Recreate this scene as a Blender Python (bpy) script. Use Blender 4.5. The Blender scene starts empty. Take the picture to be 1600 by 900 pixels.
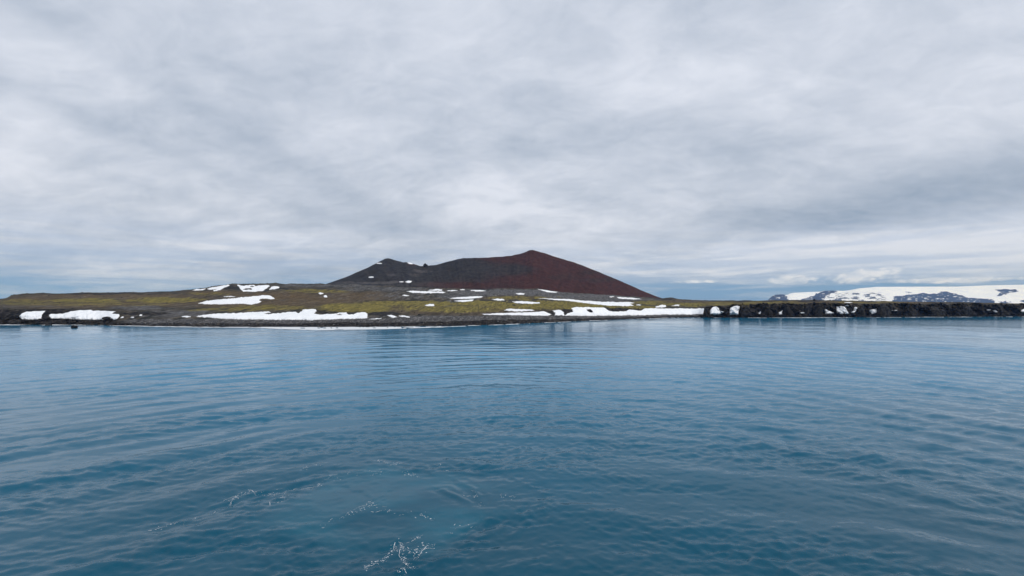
import bpy, bmesh, math, random
import numpy as np
from mathutils import Vector
R = math.radians
random.seed(7)
RNG = np.random.default_rng(11)
scene = bpy.context.scene
COL = scene.collection

# ------------------------------------------------------------------ camera
EYE = 15.0            # metres above the water, on a ship's deck
F = 670.0             # focal length in photograph pixels (1600 wide)
HOR = 476.0           # photograph row of the horizon
cam_d = bpy.data.cameras.new('camera')
cam_d.sensor_width = 36.0
cam_d.lens = 36.0 * F / 1600.0
cam_d.shift_y = (HOR - 450.0) / 1600.0
cam_d.clip_start = 0.5
cam_d.clip_end = 60000
cam = bpy.data.objects.new('camera', cam_d)
cam.location = (0, 0, EYE)
cam.rotation_euler = (R(90), 0, 0)
COL.objects.link(cam)
scene.camera = cam

# ------------------------------------------------------------------ render
scene.view_settings.view_transform = 'Standard'
scene.view_settings.look = 'None'
scene.view_settings.exposure = 0.0
scene.view_settings.gamma = 1.0
scene.render.engine = 'CYCLES'
scene.cycles.max_bounces = 5
scene.cycles.diffuse_bounces = 2
scene.cycles.glossy_bounces = 3
scene.cycles.volume_bounces = 0
scene.cycles.use_denoising = True
scene.cycles.denoising_input_passes = 'RGB_ALBEDO_NORMAL'
scene.cycles.denoising_prefilter = 'ACCURATE'

# ------------------------------------------------------------------ light
SUN_EL, SUN_AZ = R(50), R(115)          # azimuth from +Y (view) towards +X
sun_d = bpy.data.lights.new('sun', 'SUN')
sun_d.energy = 1.5
sun_d.angle = R(14)
sun_d.color = (1.0, 0.97, 0.93)
sun = bpy.data.objects.new('sun', sun_d)
sdir = Vector((math.sin(SUN_AZ) * math.cos(SUN_EL), math.cos(SUN_AZ) * math.cos(SUN_EL), math.sin(SUN_EL)))
sun.rotation_euler = sdir.to_track_quat('Z', 'Y').to_euler()
sun.location = (200, -200, 300)
COL.objects.link(sun)


# ------------------------------------------------------------------ node helper
class NT:
    def __init__(self, tree):
        self.t = tree
        self.n = tree.nodes
        self.n.clear()

    def put(self, sock, v):
        if v is None:
            return
        if isinstance(v, bpy.types.NodeSocket):
            self.t.links.new(v, sock)
        elif isinstance(v, (tuple, list)):
            if sock.type == 'RGBA' and len(v) == 3:
                v = (*v, 1)
            sock.default_value = v
        else:
            sock.default_value = v

    def math(self, op, a, b=None, c=None, clamp=False):
        n = self.n.new('ShaderNodeMath')
        n.operation = op
        n.use_clamp = clamp
        for s, v in zip(n.inputs, (a, b, c)):
            self.put(s, v)
        return n.outputs[0]

    def mix(self, f, a, b, mode='MIX'):
        n = self.n.new('ShaderNodeMix')
        n.data_type = 'RGBA'
        n.blend_type = mode
        self.put(n.inputs[0], f)
        self.put(n.inputs[6], a)
        self.put(n.inputs[7], b)
        return n.outputs[2]

    def noise(self, vec, scale, detail=4, rough=0.55, dist=0.0, out=0, dims='3D'):
        n = self.n.new('ShaderNodeTexNoise')
        n.noise_dimensions = dims
        if vec is not None:
            self.put(n.inputs['Vector'], vec)
        n.inputs['Scale'].default_value = scale
        n.inputs['Detail'].default_value = detail
        n.inputs['Roughness'].default_value = rough
        n.inputs['Distortion'].default_value = dist
        return n.outputs[out]

    def xyz(self, x, y, z=0.0):
        n = self.n.new('ShaderNodeCombineXYZ')
        for s, v in zip(n.inputs, (x, y, z)):
            self.put(s, v)
        return n.outputs[0]

    def sep(self, v):
        n = self.n.new('ShaderNodeSeparateXYZ')
        self.put(n.inputs[0], v)
        return n.outputs

    def step(self, v, a, b, c=0.0, d=1.0):
        n = self.n.new('ShaderNodeMapRange')
        n.interpolation_type = 'SMOOTHSTEP'
        for s, x in zip(n.inputs[:5], (v, a, b, c, d)):
            self.put(s, x)
        return n.outputs[0]

    def vscale(self, v, s):
        n = self.n.new('ShaderNodeVectorMath')
        n.operation = 'MULTIPLY'
        self.put(n.inputs[0], v)
        n.inputs[1].default_value = s
        return n.outputs[0]


# ------------------------------------------------------------------ sky
def azel(px, row):
    return math.atan((px - 800) / F), math.atan((HOR - row) / math.hypot(F, px - 800))


def make_world():
    w = bpy.data.worlds.new('World')
    scene.world = w
    w.use_nodes = True
    T = NT(w.node_tree)
    tc = T.n.new('ShaderNodeTexCoord').outputs['Generated']
    x, y, z = T.sep(tc)
    az = T.math('ARCTAN2', x, y)
    el = T.math('ARCSINE', z)
    sky = T.n.new('ShaderNodeTexSky')
    sky.sky_type = 'NISHITA'
    sky.sun_disc = False
    sky.sun_elevation = SUN_EL
    sky.sun_rotation = SUN_AZ
    sky.air_density = 1.0
    sky.dust_density = 0.6
    skyc = sky.outputs[0]
    # cloud deck, projected on a plane overhead; streets run away to the right of centre
    zz = T.math('ADD', T.math('MAXIMUM', z, 0.0), 0.30)
    px = T.math('DIVIDE', x, zz)
    py = T.math('DIVIDE', y, zz)
    ca, sa = math.cos(R(10)), math.sin(R(10))
    u = T.math('SUBTRACT', T.math('MULTIPLY', px, ca), T.math('MULTIPLY', py, sa))
    v = T.math('ADD', T.math('MULTIPLY', px, sa), T.math('MULTIPLY', py, ca))
    n1 = T.noise(T.xyz(T.math('MULTIPLY', u, 1.3), T.math('MULTIPLY', v, 1.9), 3.1), 1.0, 5, 0.52, 0.9)
    n2 = T.noise(T.xyz(T.math('MULTIPLY', u, 3.4), T.math('MULTIPLY', v, 5.2), 8.7), 1.0, 6, 0.58, 0.9)
    n3 = T.noise(T.xyz(T.math('MULTIPLY', u, 10.0), T.math('MULTIPLY', v, 15.0), 1.7), 1.0, 5, 0.6, 0.6)

    def blob(px_, row_, sx, sy, tilt=0.0):
        a0, e0 = azel(px_, row_)
        da = T.math('SUBTRACT', az, a0)
        de = T.math('SUBTRACT', el, e0)
        de = T.math('SUBTRACT', de, T.math('MULTIPLY', da, tilt))
        q = T.math('ADD', T.math('POWER', T.math('ABSOLUTE', T.math('DIVIDE', da, sx)), 2.0),
                   T.math('POWER', T.math('ABSOLUTE', T.math('DIVIDE', de, sy)), 2.0))
        return T.math('EXPONENT', T.math('MULTIPLY', q, -1.0))

    warp = T.math('MULTIPLY', T.math('SUBTRACT', n2, 0.5), 1.6)

    def add(b, t, k):
        return T.math('ADD', b, T.math('MULTIPLY', t, k))
    B = T.math('ADD', 0.70, T.math('MULTIPLY', T.math('SUBTRACT', n1, 0.5), 1.05))
    B = add(B, T.math('SUBTRACT', n2, 0.5), 0.80)
    B = add(B, T.math('SUBTRACT', n3, 0.5), 0.45)
    for (a, b, c, d, t, k) in CLOUD_BLOBS:
        m = blob(a, b, c, d, t)
        m = T.math('MULTIPLY', m, T.math('ADD', 1.0, warp))
        B = add(B, m, k)
    B = T.math('MINIMUM', T.math('MAXIMUM', B, 0.0), 1.15)
    cloud = T.mix(B, (0.300, 0.378, 0.495), (0.730, 0.775, 0.875))
    # low layers near the horizon: thin streaks with bluer air between
    st = T.noise(T.xyz(T.math('MULTIPLY', az, 3.2), T.math('MULTIPLY', el, 44.0), 5.5), 1.0, 6, 0.55, 0.6)
    st2 = T.noise(T.xyz(T.math('MULTIPLY', az, 11.0), T.math('MULTIPLY', el, 90.0), 2.2), 1.0, 5, 0.55, 0.4)
    stv = T.math('ADD', T.math('MULTIPLY', st, 0.7), T.math('MULTIPLY', st2, 0.3))
    low = T.step(el, R(11.0), R(0.6))
    vlow = T.step(el, R(4.2), R(0.2))
    gap = T.step(stv, 0.60, 0.40)
    gapw = T.math('MULTIPLY', low, T.math('ADD', T.math('MULTIPLY', gap, 0.55), 0.10))
    gapw = T.math('ADD', gapw, T.math('MULTIPLY', vlow, 0.70), clamp=True)
    blue = T.mix(0.25, (0.185, 0.345, 0.62), T.mix(1.0, skyc, (0.045, 0.06, 0.085), 'MULTIPLY'))
    c = T.mix(gapw, cloud, blue)
    # bright streaks low on the sky
    brs = T.math('MULTIPLY', T.step(stv, 0.55, 0.72), T.step(el, R(9.0), R(3.5)))
    c = T.mix(T.math('MULTIPLY', brs, 0.45), c, (0.72, 0.775, 0.885))
    # heaped cumulus low over the ice cap
    puffn = T.noise(T.xyz(T.math('MULTIPLY', az, 46.0), T.math('MULTIPLY', el, 95.0), 4.0), 1.0, 8, 0.62, 0.5)
    cum = None
    for (a, b, sx, sy, t) in PUFFS:
        m = blob(a, b, sx, sy, t)
        cum = m if cum is None else T.math('MAXIMUM', cum, m)
    cm = T.step(T.math('ADD', cum, T.math('MULTIPLY', T.math('SUBTRACT', puffn, 0.5), 1.1)), 0.36, 0.92)
    cshade = T.mix(T.step(puffn, 0.35, 0.62), (0.56, 0.64, 0.78), (0.79, 0.83, 0.92))
    c = T.mix(T.math('MULTIPLY', cm, 0.85), c, cshade)
    # below the horizon
    c = T.mix(T.step(z, -0.002, -0.03), c, (0.10, 0.16, 0.24))
    bg = T.n.new('ShaderNodeBackground')
    k = T.n.new('ShaderNodeVectorMath')
    k.operation = 'SCALE'
    T.put(k.inputs[0], c)
    k.inputs['Scale'].default_value = 10.0
    T.put(bg.inputs['Color'], k.outputs[0])
    bg.inputs['Strength'].default_value = 0.1
    out = T.n.new('ShaderNodeOutputWorld')
    T.put(out.inputs['Surface'], bg.outputs[0])
    w.cycles.sampling_method = 'MANUAL'
    w.cycles.sample_map_resolution = 1024


# (column, row, half-width, half-height in radians, tilt, brightness)
CLOUD_BLOBS = [
    (1540, 285, 0.42, 0.055, 0.12, -0.52),
    (1080, 250, 0.25, 0.060, -0.05, -0.22),
    (1560, 392, 0.36, 0.032, 0.0, 0.75),
    (1300, 378, 0.25, 0.022, 0.05, 0.36),
    (740, 320, 0.13, 0.040, 0.0, 0.30),
    (460, 262, 0.27, 0.030, -0.42, -0.28),
    (560, 345, 0.22, 0.018, -0.10, -0.18),
    (440, 372, 0.10, 0.018, 0.0, 0.25),
    (520, 430, 0.20, 0.020, 0.0, -0.25),
    (720, 240, 0.16, 0.03, -0.2, -0.14),
    (200, 60, 0.25, 0.06, 0.0, -0.10),
    (120, 175, 0.32, 0.022, -0.28, -0.17),
    (250, 300, 0.22, 0.016, -0.22, -0.16),
    (330, 200, 0.22, 0.020, -0.35, 0.14),
    (60, 250, 0.22, 0.018, -0.1, 0.12),
    (1000, 150, 0.3, 0.05, 0.1, 0.12),
    (900, 205, 0.10, 0.03, 0.0, -0.16),
    (1000, 290, 0.22, 0.02, 0.1, 0.12),
]
PUFFS = [
    (1236, 437, 0.052, 0.0105, 0.0),
    (1340, 432, 0.060, 0.0150, 0.05),
    (1385, 424, 0.025, 0.0110, 0.05),
    (1480, 438, 0.10, 0.006, 0.0),
    (1090, 440, 0.06, 0.004, 0.0),
]
make_world()


# ------------------------------------------------------------------ numpy noise
def _hash(ix, iy, seed):
    h = (ix.astype(np.int64) * 374761393 + iy.astype(np.int64) * 668265263 + seed * 2147483647) & 0xFFFFFFFF
    h = ((h ^ (h >> 13)) * 1274126177) & 0xFFFFFFFF
    h = ((h ^ (h >> 16)) * 2246822519) & 0xFFFFFFFF
    return ((h ^ (h >> 15)) & 0xFFFFFF) / float(0xFFFFFF)


def vnoise(x, y, seed=0):
    x = np.asarray(x, float)
    y = np.asarray(y, float)
    x, y = np.broadcast_arrays(x, y)
    ix = np.floor(x)
    iy = np.floor(y)
    fx = x - ix
    fy = y - iy
    fx = fx * fx * fx * (fx * (fx * 6 - 15) + 10)
    fy = fy * fy * fy * (fy * (fy * 6 - 15) + 10)
    a = _hash(ix, iy, seed)
    b = _hash(ix + 1, iy, seed)
    c = _hash(ix, iy + 1, seed)
    d = _hash(ix + 1, iy + 1, seed)
    return (a * (1 - fx) + b * fx) * (1 - fy) + (c * (1 - fx) + d * fx) * fy - 0.5


def fbm(x, y, oct=4, seed=0, gain=0.5):
    s = 0
    a = 1.0
    for k in range(oct):
        s = s + a * vnoise(np.asarray(x) * 2 ** k + 17.3 * k, np.asarray(y) * 2 ** k - 9.1 * k, seed + k * 13)
        a *= gain
    return s


def sstep(x, a, b):
    t = np.clip((np.asarray(x, float) - a) / (b - a), 0, 1)
    return t * t * (3 - 2 * t)


def curve(pts, px, smooth=0.0):
    p = np.array(pts, float)
    if smooth <= 0:
        return np.interp(px, p[:, 0], p[:, 1])
    k = np.linspace(-1.5, 1.5, 13)
    w = np.exp(-k * k)
    w /= w.sum()
    return sum(wi * np.interp(px + ki * smooth, p[:, 0], p[:, 1]) for ki, wi in zip(k, w))


# ------------------------------------------------------------------ mesh helpers
def link_mesh(name, verts, faces, mat=None, parent=None, smooth=True, attrs=None):
    verts = np.asarray(verts, np.float32)
    faces = np.asarray(faces, np.int32)
    me = bpy.data.meshes.new(name)
    nv, nf, k = len(verts), len(faces), faces.shape[1]
    me.vertices.add(nv)
    me.vertices.foreach_set('co', verts.ravel())
    me.loops.add(nf * k)
    me.loops.foreach_set('vertex_index', faces.ravel())
    me.polygons.add(nf)
    me.polygons.foreach_set('loop_start', np.arange(0, nf * k, k, dtype=np.int32))
    me.polygons.foreach_set('loop_total', np.full(nf, k, np.int32))
    me.polygons.foreach_set('use_smooth', np.full(nf, bool(smooth)))
    for an, av in (attrs or {}).items():
        av = np.asarray(av, np.float32)
        if av.ndim == 1:
            me.attributes.new(an, 'FLOAT', 'POINT').data.foreach_set('value', av)
        else:
            me.attributes.new(an, 'FLOAT_COLOR', 'POINT').data.foreach_set('color', av.ravel())
    me.update(calc_edges=True)
    me.validate()
    o = bpy.data.objects.new(name, me)
    COL.objects.link(o)
    if mat:
        me.materials.append(mat)
    if parent:
        o.parent = parent
    return o


def tag(o, label=None, cat=None, group=None, kind=None):
    for k, v in (('label', label), ('category', cat), ('group', group), ('kind', kind)):
        if v:
            o[k] = v
    return o


def grid_faces(nr, nc):
    i = np.arange(nr * nc).reshape(nr, nc)
    return np.stack([i[:-1, :-1], i[:-1, 1:], i[1:, 1:], i[1:, :-1]], -1).reshape(-1, 4)


def compact(verts, faces, attrs=None):
    used = np.unique(faces)
    m = np.full(len(verts), -1)
    m[used] = np.arange(len(used))
    return verts[used], m[faces], {k: a[used] for k, a in (attrs or {}).items()}


# ------------------------------------------------------------------ materials
def new_mat(name):
    m = bpy.data.materials.new(name)
    m.use_nodes = True
    T = NT(m.node_tree)
    b = T.n.new('ShaderNodeBsdfPrincipled')
    o = T.n.new('ShaderNodeOutputMaterial')
    T.put(o.inputs['Surface'], b.outputs[0])
    return m, T, b


def bump(T, h, strength, dist=1.0):
    n = T.n.new('ShaderNodeBump')
    n.inputs['Strength'].default_value = strength
    n.inputs['Distance'].default_value = dist
    T.put(n.inputs['Height'], h)
    return n.outputs[0]


def attr(T, name, out='Color'):
    n = T.n.new('ShaderNodeAttribute')
    n.attribute_name = name
    return n.outputs[out]


def mat_ground():
    m, T, b = new_mat('tundra_ground')
    pos = T.n.new('ShaderNodeNewGeometry').outputs['Position']
    A = T.n.new('ShaderNodeAttribute')
    A.attribute_name = 'zones'
    sc = T.n.new('ShaderNodeSeparateColor')
    T.put(sc.inputs[0], A.outputs['Color'])
    moss, grav, rock = sc.outputs
    rust = A.outputs['Alpha']
    n1 = T.noise(T.vscale(pos, (1, 0.14, 1)), 0.13, 8, 0.68)
    n2 = T.noise(T.vscale(pos, (1, 0.14, 1)), 0.55, 6, 0.68)
    n3 = T.noise(T.vscale(pos, (1, 0.6, 1)), 1.6, 3, 0.6)
    earth = T.mix(T.step(n1, 0.40, 0.60), (0.018, 0.019, 0.015), (0.088, 0.070, 0.048))
    earth = T.mix(rust, earth, T.mix(n2, (0.052, 0.034, 0.018), (0.145, 0.098, 0.045)))
    gravel = T.mix(T.step(n2, 0.35, 0.68), (0.048, 0.046, 0.047), (0.150, 0.142, 0.136))
    mossc = T.mix(T.step(n2, 0.34, 0.66), (0.092, 0.076, 0.021), (0.225, 0.180, 0.038))
    nr = T.noise(pos, 0.33, 6, 0.72)
    rockc = T.mix(T.step(nr, 0.44, 0.66), (0.004, 0.0037, 0.0036), (0.060, 0.050, 0.042))
    sh = T.math('MULTIPLY', T.math('SUBTRACT', n1, 0.5), 1.9)
    sh2 = T.math('MULTIPLY', T.math('SUBTRACT', n2, 0.5), 0.80)
    jit = T.math('ADD', sh, sh2)
    c = T.mix(T.step(T.math('ADD', grav, jit), 0.30, 0.72), earth, gravel)
    c = T.mix(T.step(T.math('ADD', moss, jit), 0.24, 0.80), c, mossc)
    # dark stones strewn about
    vor = T.n.new('ShaderNodeTexVoronoi')
    T.put(vor.inputs['Vector'], T.vscale(pos, (1, 0.5, 1)))
    vor.inputs['Scale'].default_value = 0.35
    stn = T.math('MULTIPLY', T.step(vor.outputs['Distance'], 0.22, 0.12), T.step(n1, 0.5, 0.6))
    c = T.mix(T.math('MULTIPLY', stn, 0.75), c, (0.022, 0.020, 0.019))
    c = T.mix(T.step(T.math('ADD', rock, T.math('MULTIPLY', jit, 0.7)), 0.35, 0.6), c, rockc)
    n4 = T.noise(T.vscale(pos, (1, 0.22, 1)), 0.85, 5, 0.75)
    n5 = T.noise(T.vscale(pos, (1, 0.12, 1)), 0.30, 6, 0.7)
    k = T.math('MULTIPLY', T.step(n4, 0.30, 0.70, 0.55, 1.50), T.step(n5, 0.32, 0.68, 0.62, 1.40))
    sc2 = T.n.new('ShaderNodeVectorMath')
    sc2.operation = 'SCALE'
    T.put(sc2.inputs[0], c)
    T.put(sc2.inputs['Scale'], k)
    c = sc2.outputs[0]
    T.put(b.inputs['Base Color'], c)
    b.inputs['Roughness'].default_value = 0.95
    b.inputs['Specular IOR Level'].default_value = 0.2
    h = T.math('ADD', T.math('MULTIPLY', n2, 0.6), T.math('MULTIPLY', n3, 0.4))
    T.put(b.inputs['Normal'], bump(T, h, 0.9, 1.6))
    return m


def mat_cone():
    m, T, b = new_mat('volcanic_cinder')
    pos = T.n.new('ShaderNodeNewGeometry').outputs['Position']
    red = attr(T, 'red', 'Fac')
    lite = attr(T, 'lite', 'Fac')
    n1 = T.noise(T.vscale(pos, (1, 0.5, 0.55)), 0.022, 7, 0.6, 0.4)
    n2 = T.noise(T.vscale(pos, (1, 0.5, 0.7)), 0.13, 6, 0.65)
    n3 = T.noise(pos, 0.6, 3, 0.65)
    sl = attr(T, 'slope', 'Vector')
    st = T.noise(T.vscale(sl, (0.16, 2.2, 1)), 1.0, 5, 0.62, 0.3)
    st2 = T.noise(T.vscale(sl, (0.045, 1.5, 1)), 1.0, 5, 0.6, 0.5)
    n2 = T.math('ADD', T.math('MULTIPLY', n2, 0.55), T.math('MULTIPLY', st, 0.45))
    n1 = T.math('ADD', T.math('MULTIPLY', n1, 0.5), T.math('MULTIPLY', st2, 0.5))
    j = T.math('ADD', T.math('MULTIPLY', T.math('SUBTRACT', n1, 0.5), 1.1), T.math('MULTIPLY', T.math('SUBTRACT', n2, 0.5), 0.8))
    grey = T.mix(T.step(n2, 0.32, 0.7), (0.0125, 0.0115, 0.0115), (0.042, 0.0385, 0.038))
    grey = T.mix(T.step(T.math('ADD', lite, j), 0.35, 0.8), grey, (0.088, 0.080, 0.076))
    redc = T.mix(T.step(n2, 0.3, 0.7), (0.033, 0.0130, 0.0112), (0.066, 0.0235, 0.0195))
    c = T.mix(T.step(T.math('ADD', red, T.math('MULTIPLY', j, 0.8)), -0.05, 1.15), grey, redc)
    sp = T.step(n3, 0.66, 0.74)
    c = T.mix(T.math('MULTIPLY', sp, 0.12), c, (0.16, 0.13, 0.12))
    T.put(b.inputs['Base Color'], c)
    b.inputs['Roughness'].default_value = 0.97
    b.inputs['Specular IOR Level'].default_value = 0.15
    T.put(b.inputs['Normal'], bump(T, T.math('ADD', n2, T.math('MULTIPLY', n1, 0.6)), 0.8, 5.0))
    return m


def mat_snow():
    m, T, b = new_mat('old_snow')
    pos = T.n.new('ShaderNodeNewGeometry').outputs['Position']
    n1 = T.noise(T.vscale(pos, (1, 0.35, 1)), 0.28, 6, 0.6)
    n2 = T.noise(T.vscale(pos, (1, 0.4, 1)), 0.9, 4, 0.6)
    c = T.mix(T.step(n1, 0.35, 0.60), (0.85, 0.86, 0.875), (0.945, 0.945, 0.945))
    dirt = T.math('MULTIPLY', T.step(n2, 0.61, 0.75), T.step(n1, 0.45, 0.62))
    c = T.mix(T.math('MULTIPLY', dirt, 0.45), c, (0.30, 0.27, 0.24))
    inn = attr(T, 'inner', 'Fac')
    rim = T.math('MULTIPLY', T.step(inn, 0.62, 0.10), T.step(n2, 0.38, 0.62))
    c = T.mix(T.math('MULTIPLY', rim, 0.60), c, (0.34, 0.315, 0.29))
    T.put(b.inputs['Base Color'], c)
    b.inputs['Roughness'].default_value = 0.85
    b.inputs['Specular IOR Level'].default_value = 0.2
    T.put(b.inputs['Normal'], bump(T, T.math('ADD', n1, T.math('MULTIPLY', n2, 0.4)), 0.5, 1.0))
    return m


def mat_rock():
    m, T, b = new_mat('black_lava_rock')
    pos = T.n.new('ShaderNodeNewGeometry').outputs['Position']
    n1 = T.noise(pos, 0.36, 6, 0.72)
    n2 = T.noise(pos, 1.3, 4, 0.65)
    c = T.mix(T.step(n1, 0.44, 0.66), (0.004, 0.0038, 0.0038), (0.056, 0.048, 0.041))
    c = T.mix(T.math('MULTIPLY', T.step(n2, 0.58, 0.70), 0.5), c, (0.105, 0.090, 0.070))
    T.put(b.inputs['Base Color'], c)
    b.inputs['Roughness'].default_value = 0.9
    b.inputs['Specular IOR Level'].default_value = 0.25
    T.put(b.inputs['Normal'], bump(T, n2, 0.8, 0.5))
    return m


def mat_pebble():
    m, T, b = new_mat('beach_stone')
    oi = attr(T, 'tone', 'Fac')
    c = T.mix(T.step(oi, 0.0, 0.75), (0.012, 0.012, 0.013), (0.080, 0.079, 0.082))
    c = T.mix(T.step(oi, 0.86, 1.0), c, (0.34, 0.33, 0.32))
    T.put(b.inputs['Base Color'], c)
    b.inputs['Roughness'].default_value = 0.85
    b.inputs['Specular IOR Level'].default_value = 0.25
    return m


def mat_far():
    m, T, b = new_mat('ice_cap_and_rock')
    pos = T.n.new('ShaderNodeNewGeometry').outputs['Position']
    rk = attr(T, 'rock', 'Fac')
    n1 = T.noise(T.vscale(pos, (1, 0.4, 2.0)), 0.011, 6, 0.62)
    n2 = T.noise(T.vscale(pos, (1, 0.4, 2.2)), 0.004, 4, 0.6)
    r = T.mix(n1, (0.022, 0.031, 0.058), (0.042, 0.054, 0.088))  # dark rock with the blue of distant haze painted into its colour
    s = T.mix(T.step(n2, 0.35, 0.65), (0.83, 0.86, 0.90), (0.93, 0.935, 0.94))
    c = T.mix(rk, s, r)
    T.put(b.inputs['Base Color'], c)
    b.inputs['Roughness'].default_value = 0.9
    b.inputs['Specular IOR Level'].default_value = 0.2
    return m


def mat_foam(name='sea_foam', v=0.8):
    m, T, b = new_mat(name)
    b.inputs['Base Color'].default_value = (v, v, v, 1)
    b.inputs['Roughness'].default_value = 0.8
    pos = T.n.new('ShaderNodeNewGeometry').outputs['Position']
    n = T.noise(pos, 6.0, 3, 0.6)
    T.put(b.inputs['Base Color'], T.mix(n, (v * .75, v * .8, v * .83), (v, v, v)))
    return m


def mat_sea():
    m, T, b = new_mat('cold_sea_water')
    pos = T.n.new('ShaderNodeNewGeometry').outputs['Position']
    aer_sheen = attr(T, 'aerated_sheen', 'Fac')
    calm = attr(T, 'calm', 'Fac')
    n0 = T.noise(pos, 0.02, 4, 0.55)
    base = T.mix(T.step(n0, 0.35, 0.65), (0.0008, 0.059, 0.100), (0.0012, 0.078, 0.134))
    nA = T.noise(T.vscale(pos, (0.8, 1.0, 1)), 0.35, 5, 0.62, 0.8)
    aw = T.math('MULTIPLY', aer_sheen, T.step(nA, 0.30, 0.66, 0.35, 1.0))
    base = T.mix(aw, base, (0.010, 0.100, 0.152))  # aerated tint, with the smooth slick's sky sheen painted into it
    sy = T.sep(pos)[1]
    far_sheen = T.step(sy, 18.0, 120.0)      # base lighter and bluer with distance: painted-in sky reflection
    base = T.mix(T.math('MULTIPLY', far_sheen, 0.85), base, (0.0030, 0.210, 0.385))
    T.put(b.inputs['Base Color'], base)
    b.inputs['IOR'].default_value = 1.30
    b.inputs['Roughness'].default_value = 0.07
    r1 = T.noise(T.vscale(pos, (0.8, 1.25, 1)), 1.5, 3, 0.55, 0.3)
    r2 = T.noise(T.vscale(pos, (0.75, 1.2, 1)), 4.2, 3, 0.55, 0.4)
    r0 = T.noise(T.vscale(pos, (0.45, 1.0, 1)), 0.30, 3, 0.55, 0.3)
    h = T.math('ADD', T.math('MULTIPLY', r1, 0.024), T.math('MULTIPLY', r2, 0.017))
    h = T.math('ADD', h, T.math('MULTIPLY', r0, 0.040))
    h = T.math('MULTIPLY', h, calm)
    T.put(b.inputs['Normal'], bump(T, h, 1.0, 1.0))
    return m


M_GROUND, M_CONE, M_SNOW, M_ROCK = mat_ground(), mat_cone(), mat_snow(), mat_rock()
M_PEB, M_FAR, M_FOAM, M_SEA = mat_pebble(), mat_far(), mat_foam(), mat_sea()
M_LACE = mat_foam('thin_bubbles', 0.78)

# ------------------------------------------------------------------ sea
WASH = np.array([-9.0, 32.5])          # where the ship's propeller wash wells up


def wash_field(x, y):
    """1 in the middle of the slick, 0 well outside it (an irregular oval)"""
    dx = (x - WASH[0]) / 10.0
    dy = (y - WASH[1]) / 6.8
    r = np.sqrt(dx * dx + dy * dy) + 0.45 * fbm(x * 0.15, y * 0.18, 4, 5)
    return r


def make_components():
    comps = []
    rs = np.random.RandomState(3)
    for k in range(120):                                  # wind ripples and chop
        lam = 0.28 * (5.0 / 0.28) ** (rs.rand() ** 1.25)
        ang = R(90 + 8) + rs.randn() * 0.55              # travelling roughly along the view
        amp = 0.0046 * lam ** 0.40 * (0.6 + 0.8 * rs.rand())
        comps.append((0, lam, ang, amp, rs.rand() * 6.283, 0, 0))
    for k in range(22):                                  # rings spreading from the wash
        lam = 2.5 + 10 * rs.rand() ** 1.5
        comps.append((1, lam, 0, 0.0040 * lam ** 0.80, rs.rand() * 6.283, rs.randn() * 7, rs.randn() * 4 - 14))
    for k in range(7):                                   # diverging wake waves, to the right
        lam = 3.5 + 6.5 * rs.rand()
        comps.append((2, lam, R(24) + rs.randn() * 0.10, 0.0062 * lam ** 0.85, rs.rand() * 6.283, 1, 0))
    for k in range(7):                                   # and to the left
        lam = 3.0 + 5.5 * rs.rand()
        comps.append((2, lam, R(138) + rs.randn() * 0.10, 0.0058 * lam ** 0.85, rs.rand() * 6.283, -1, 0))
    return comps


COMPS = make_components()


EDDY_LINES = [   # creases where the welling water meets the sea: (points in the photograph, height in metres)
    ([(250, 815), (330, 792), (380, 775), (440, 762), (500, 746), (560, 738), (640, 734), (700, 742), (735, 760), (752, 785)], 0.050),
    ([(230, 862), (330, 850), (430, 838), (490, 830), (540, 812), (575, 796), (592, 786)], 0.055),
    ([(575, 798), (610, 801), (650, 800), (685, 812)], 0.045),
    ([(545, 755), (565, 765), (580, 778), (600, 772)], 0.028),
    ([(690, 765), (715, 776), (738, 792), (745, 806)], 0.045),
    ([(600, 850), (640, 836), (690, 832), (740, 818)], 0.040),
    ([(470, 872), (540, 852), (600, 850)], 0.035),
    ([(760, 838), (800, 815), (830, 800)], 0.030),
    ([(775, 846), (815, 822), (842, 806)], 0.028),
    ([(742, 828), (785, 806), (815, 792)], 0.026),
    ([(420, 742), (520, 722), (600, 716), (680, 722), (740, 738)], 0.032),
    ([(400, 728), (520, 706), (620, 702), (720, 712)], 0.022),
]


def eddy_ridges(x, y):
    out = np.zeros_like(x)
    m = (y > 15) & (y < 60) & (np.abs(x) < 40)
    if not m.any():
        return out
    X, Y = x[m], y[m]
    X = X + 0.55 * fbm(X * 0.7, Y * 0.7, 3, 201)
    Y = Y + 0.75 * fbm(X * 0.6, Y * 0.6, 3, 203)
    h = np.zeros_like(X)
    for pts, amp in EDDY_LINES:
        w = [((EYE * F / (b - HOR)) * (a - 800) / F, EYE * F / (b - HOR)) for a, b in pts]
        d = np.full(X.shape, 1e9)
        sg = np.zeros_like(X)
        for (ax, ay), (bx, by) in zip(w[:-1], w[1:]):
            dx, dy = bx - ax, by - ay
            L = dx * dx + dy * dy
            t = np.clip(((X - ax) * dx + (Y - ay) * dy) / L, 0, 1)
            q = np.hypot(X - ax - t * dx, Y - ay - t * dy)
            side = np.sign((X - ax) * dy - (Y - ay) * dx)
            sg = np.where(q < d, side, sg)
            d = np.minimum(d, q)
        sd = d * sg
        var = np.clip(0.55 + 1.5 * fbm(X * 0.35, Y * 0.35, 2, 205), 0.05, 1.6)
        h += amp * var * (np.exp(-(sd / 0.30) ** 2) - 0.8 * np.exp(-((sd - 0.55) / 0.40) ** 2) + 0.35 * np.exp(-((sd + 0.8) / 0.3) ** 2))
    out[m] = h
    return out


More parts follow.
